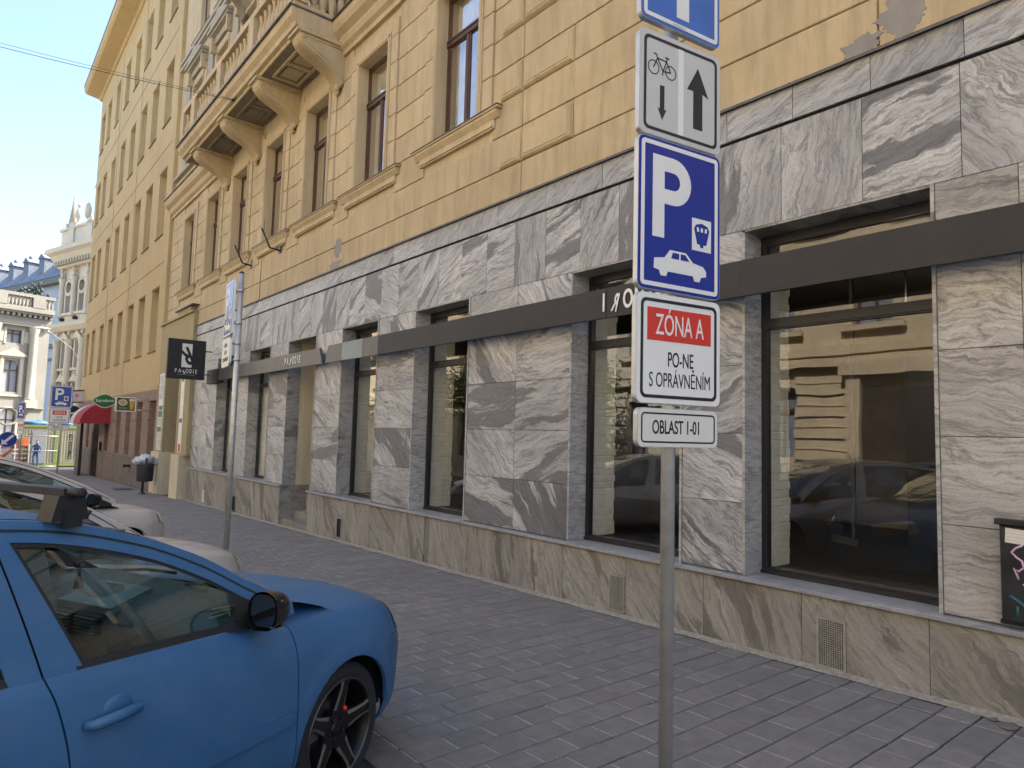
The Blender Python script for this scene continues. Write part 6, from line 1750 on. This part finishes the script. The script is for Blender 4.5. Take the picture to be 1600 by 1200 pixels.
        b.sphere((-.97,.37,.88), (.03,.06,.05)); b.tube([(-.98,.20,.88),(-.98,.54,.88)], .014, 6); b.tube([(-.98,.37,.88),(-1.0,.37,.73)], .014, 6); b.tube([(-.97,.37,.88),(-.70,.37,.82)], .03, 8)
        b.build('steering_wheel', m['plastic_black'], o, world=False)
        for y0 in (-.37, .37):
            b = MB()
            def seat(u, v):
                a = 2*PI*v; sx_ = (abs(math.cos(a))**3+abs(math.sin(a))**3)**(-1/3)
                w_ = .25*math.sin(PI*min(1,max(.0,u))*.9+.15)**.25; z = lerp(.42, 1.10, u); x = -1.80-.22*(z-.42)
                return (x+.07*math.sin(a)*sx_, y0+w_*math.cos(a)*sx_, z)
            b.grid(seat, 12, 20); st_ = b.build('seat', m['seat_cloth'], o, world=False)
            b = MB(); b.sphere((-1.55,y0,.42), (.30,.25,.10), 16, 10); b.build('seat_cushion', m['seat_cloth'], st_, world=False)
            b = MB(); b.sphere((-2.0,y0,1.20), (.05,.13,.09), 14, 10); b.tube([(-1.97,y0-.05,1.05),(-1.99,y0-.05,1.2)], .008, 6); b.tube([(-1.97,y0+.05,1.05),(-1.99,y0+.05,1.2)], .008, 6); b.build('headrest', m['seat_cloth'], st_, world=False)
        b = MB(); b.box(-2.95,-2.75,-.68,.68,.4,1.05); b.box(-2.8,-2.3,-.68,.68,.36,.5); b.build('rear_bench', m['seat_cloth'], o, world=False)
        # cabin mirror and pendant
        b = MB(); b.sphere((-.82,0,1.335), (.02,.12,.035), 14, 10); b.tube([(-.80,0,1.35),(-.77,0,1.395)], .01, 6); rv = b.build('cabin_mirror', m['plastic_black'], o, world=False)
        if s.hero:
            b = MB()
            cx_, cy_, cz_ = -.80, .0, 1.16
            b.tube([(-.80,0,1.30),(cx_,cy_,cz_+.022)], .0015, 5)
            for k in range(16):
                a0, a1 = 2*PI*k/16, 2*PI*(k+1)/16; b.tube([(cx_,cy_+.02*math.cos(a0),cz_+.02*math.sin(a0)),(cx_,cy_+.02*math.cos(a1),cz_+.02*math.sin(a1))], .003, 5, False)
            b.tube([(cx_,cy_,cz_-.02),(cx_,cy_,cz_-.05)], .008, 6); b.tube([(cx_,cy_,cz_-.05),(cx_,cy_,cz_-.10)], [.010,.022], 8); b.build('pendant', m['hair_dark'], rv, world=False)
            for y0 in (-.37,): 
                b = MB(); b.box(-1.16,-1.02,y0-.2,y0+.2,1.372,1.385); b.build('sun_visor', m['headliner'], o, world=False)
HEAD = math.atan2(math.cos(R(63)), math.sin(R(63)))
hero = Car('parked_car', 'matt blue estate car nearest the camera with a black roof bar', 'paint_blue_matte', (1.53-.03-.47*.745+.0, 3.08+.88*.745), HEAD, 'cars parked at an angle to the kerb', hero=True)
# the axle centre line is .745 m to the left of the visible wheel
hx, hy = 1.17, 3.93
place(hero.o, (hx, hy, gz(3.1)-.0), HEAD)
def rack(o):
    g = MB(); k = -1.29; z1 = 1.548
    g.tube([(k,-.70,z1-.002),(k,-.66,z1),(k,.66,z1),(k,.70,z1-.002)], .017, 8)
    g.box(k-.022, k+.022, -.64, .64, z1-.012, z1+.012)
    r = g.build('roof_bar', m['plastic_black'], o, world=False)
    for sd in (-1, 1):
        f = MB(); f.prism([(k-.07,sd*.66,1.452),(k+.06,sd*.66,1.452),(k+.045,sd*.655,1.538),(k-.045,sd*.655,1.538)], (0,-sd*.08,0)); ft = f.build('bar_foot', m['plastic_black'], r, world=False)
        f = MB(); f.box(k-.030,k+.030,sd*.672,sd*.650,1.43,1.49); f.build('foot_clamp', m['rubber'], r, world=False)
        f = MB(); f.sphere((k,sd*.70,z1-.001), (.02,.012,.018), 10, 8); f.build('end_cap', m['rubber'], r, world=False)
rack(hero.o)
place_xy = lambda nx, ny: (nx-.94*math.cos(HEAD), ny-.94*math.sin(HEAD))
def second(name, label, paint, nose, group='cars parked at an angle to the kerb', roof=None, wb=2.6, heading=None):
    h = HEAD if heading is None else heading
    x, y = nose[0]-.94*math.cos(h), nose[1]-.94*math.sin(h)
    return Car(name, label, paint, (x, y), h, group, roof=roof, wb=wb)
def axle(name, label, paint, xy, group='cars parked at an angle to the kerb', roof=None, fwd=0.):
    return Car(name, label, paint, xy, HEAD, group, roof=roof, fwd=fwd)
# positions of the front axle
cb = axle('parked_car', 'beige car mostly hidden behind the matt blue one, its bonnet showing', 'paint_beige', (1.05, 6.3), roof=[(-.25,.97),(-.50,1.14),(-.72,1.29),(-1.0,1.43),(-1.35,1.535),(-1.8,1.575),(-2.4,1.56),(-2.95,1.47),(-3.25,1.37),(-3.45,1.12)])
ca = axle('parked_car', 'pearl white hatchback parked beyond the beige bonnet, side windows in view', 'paint_pearl', (1.31, 10.43), fwd=.27,
            roof=[(-.05,.985),(-.38,1.165),(-.70,1.325),(-1.05,1.475),(-1.45,1.58),(-1.95,1.61),(-2.5,1.59),(-2.95,1.44),(-3.25,1.35),(-3.45,1.12)])
second('parked_car', 'dark car parked behind the camera side of the blue car', 'paint_dark', (1.6, -.9))
second('parked_car', 'silver car parked at an angle farther along beyond the white hatchback', 'paint_silver', (1.55, 14.6))
second('parked_car', 'silver estate parked along the opposite kerb facing up the street', 'paint_silver', (-7.2, 9.0), 'cars along the opposite kerb', heading=PI/2)
second('parked_car', 'dark car parked along the opposite kerb near the trees', 'paint_dark', (-7.2, 15.2), 'cars along the opposite kerb', heading=PI/2)
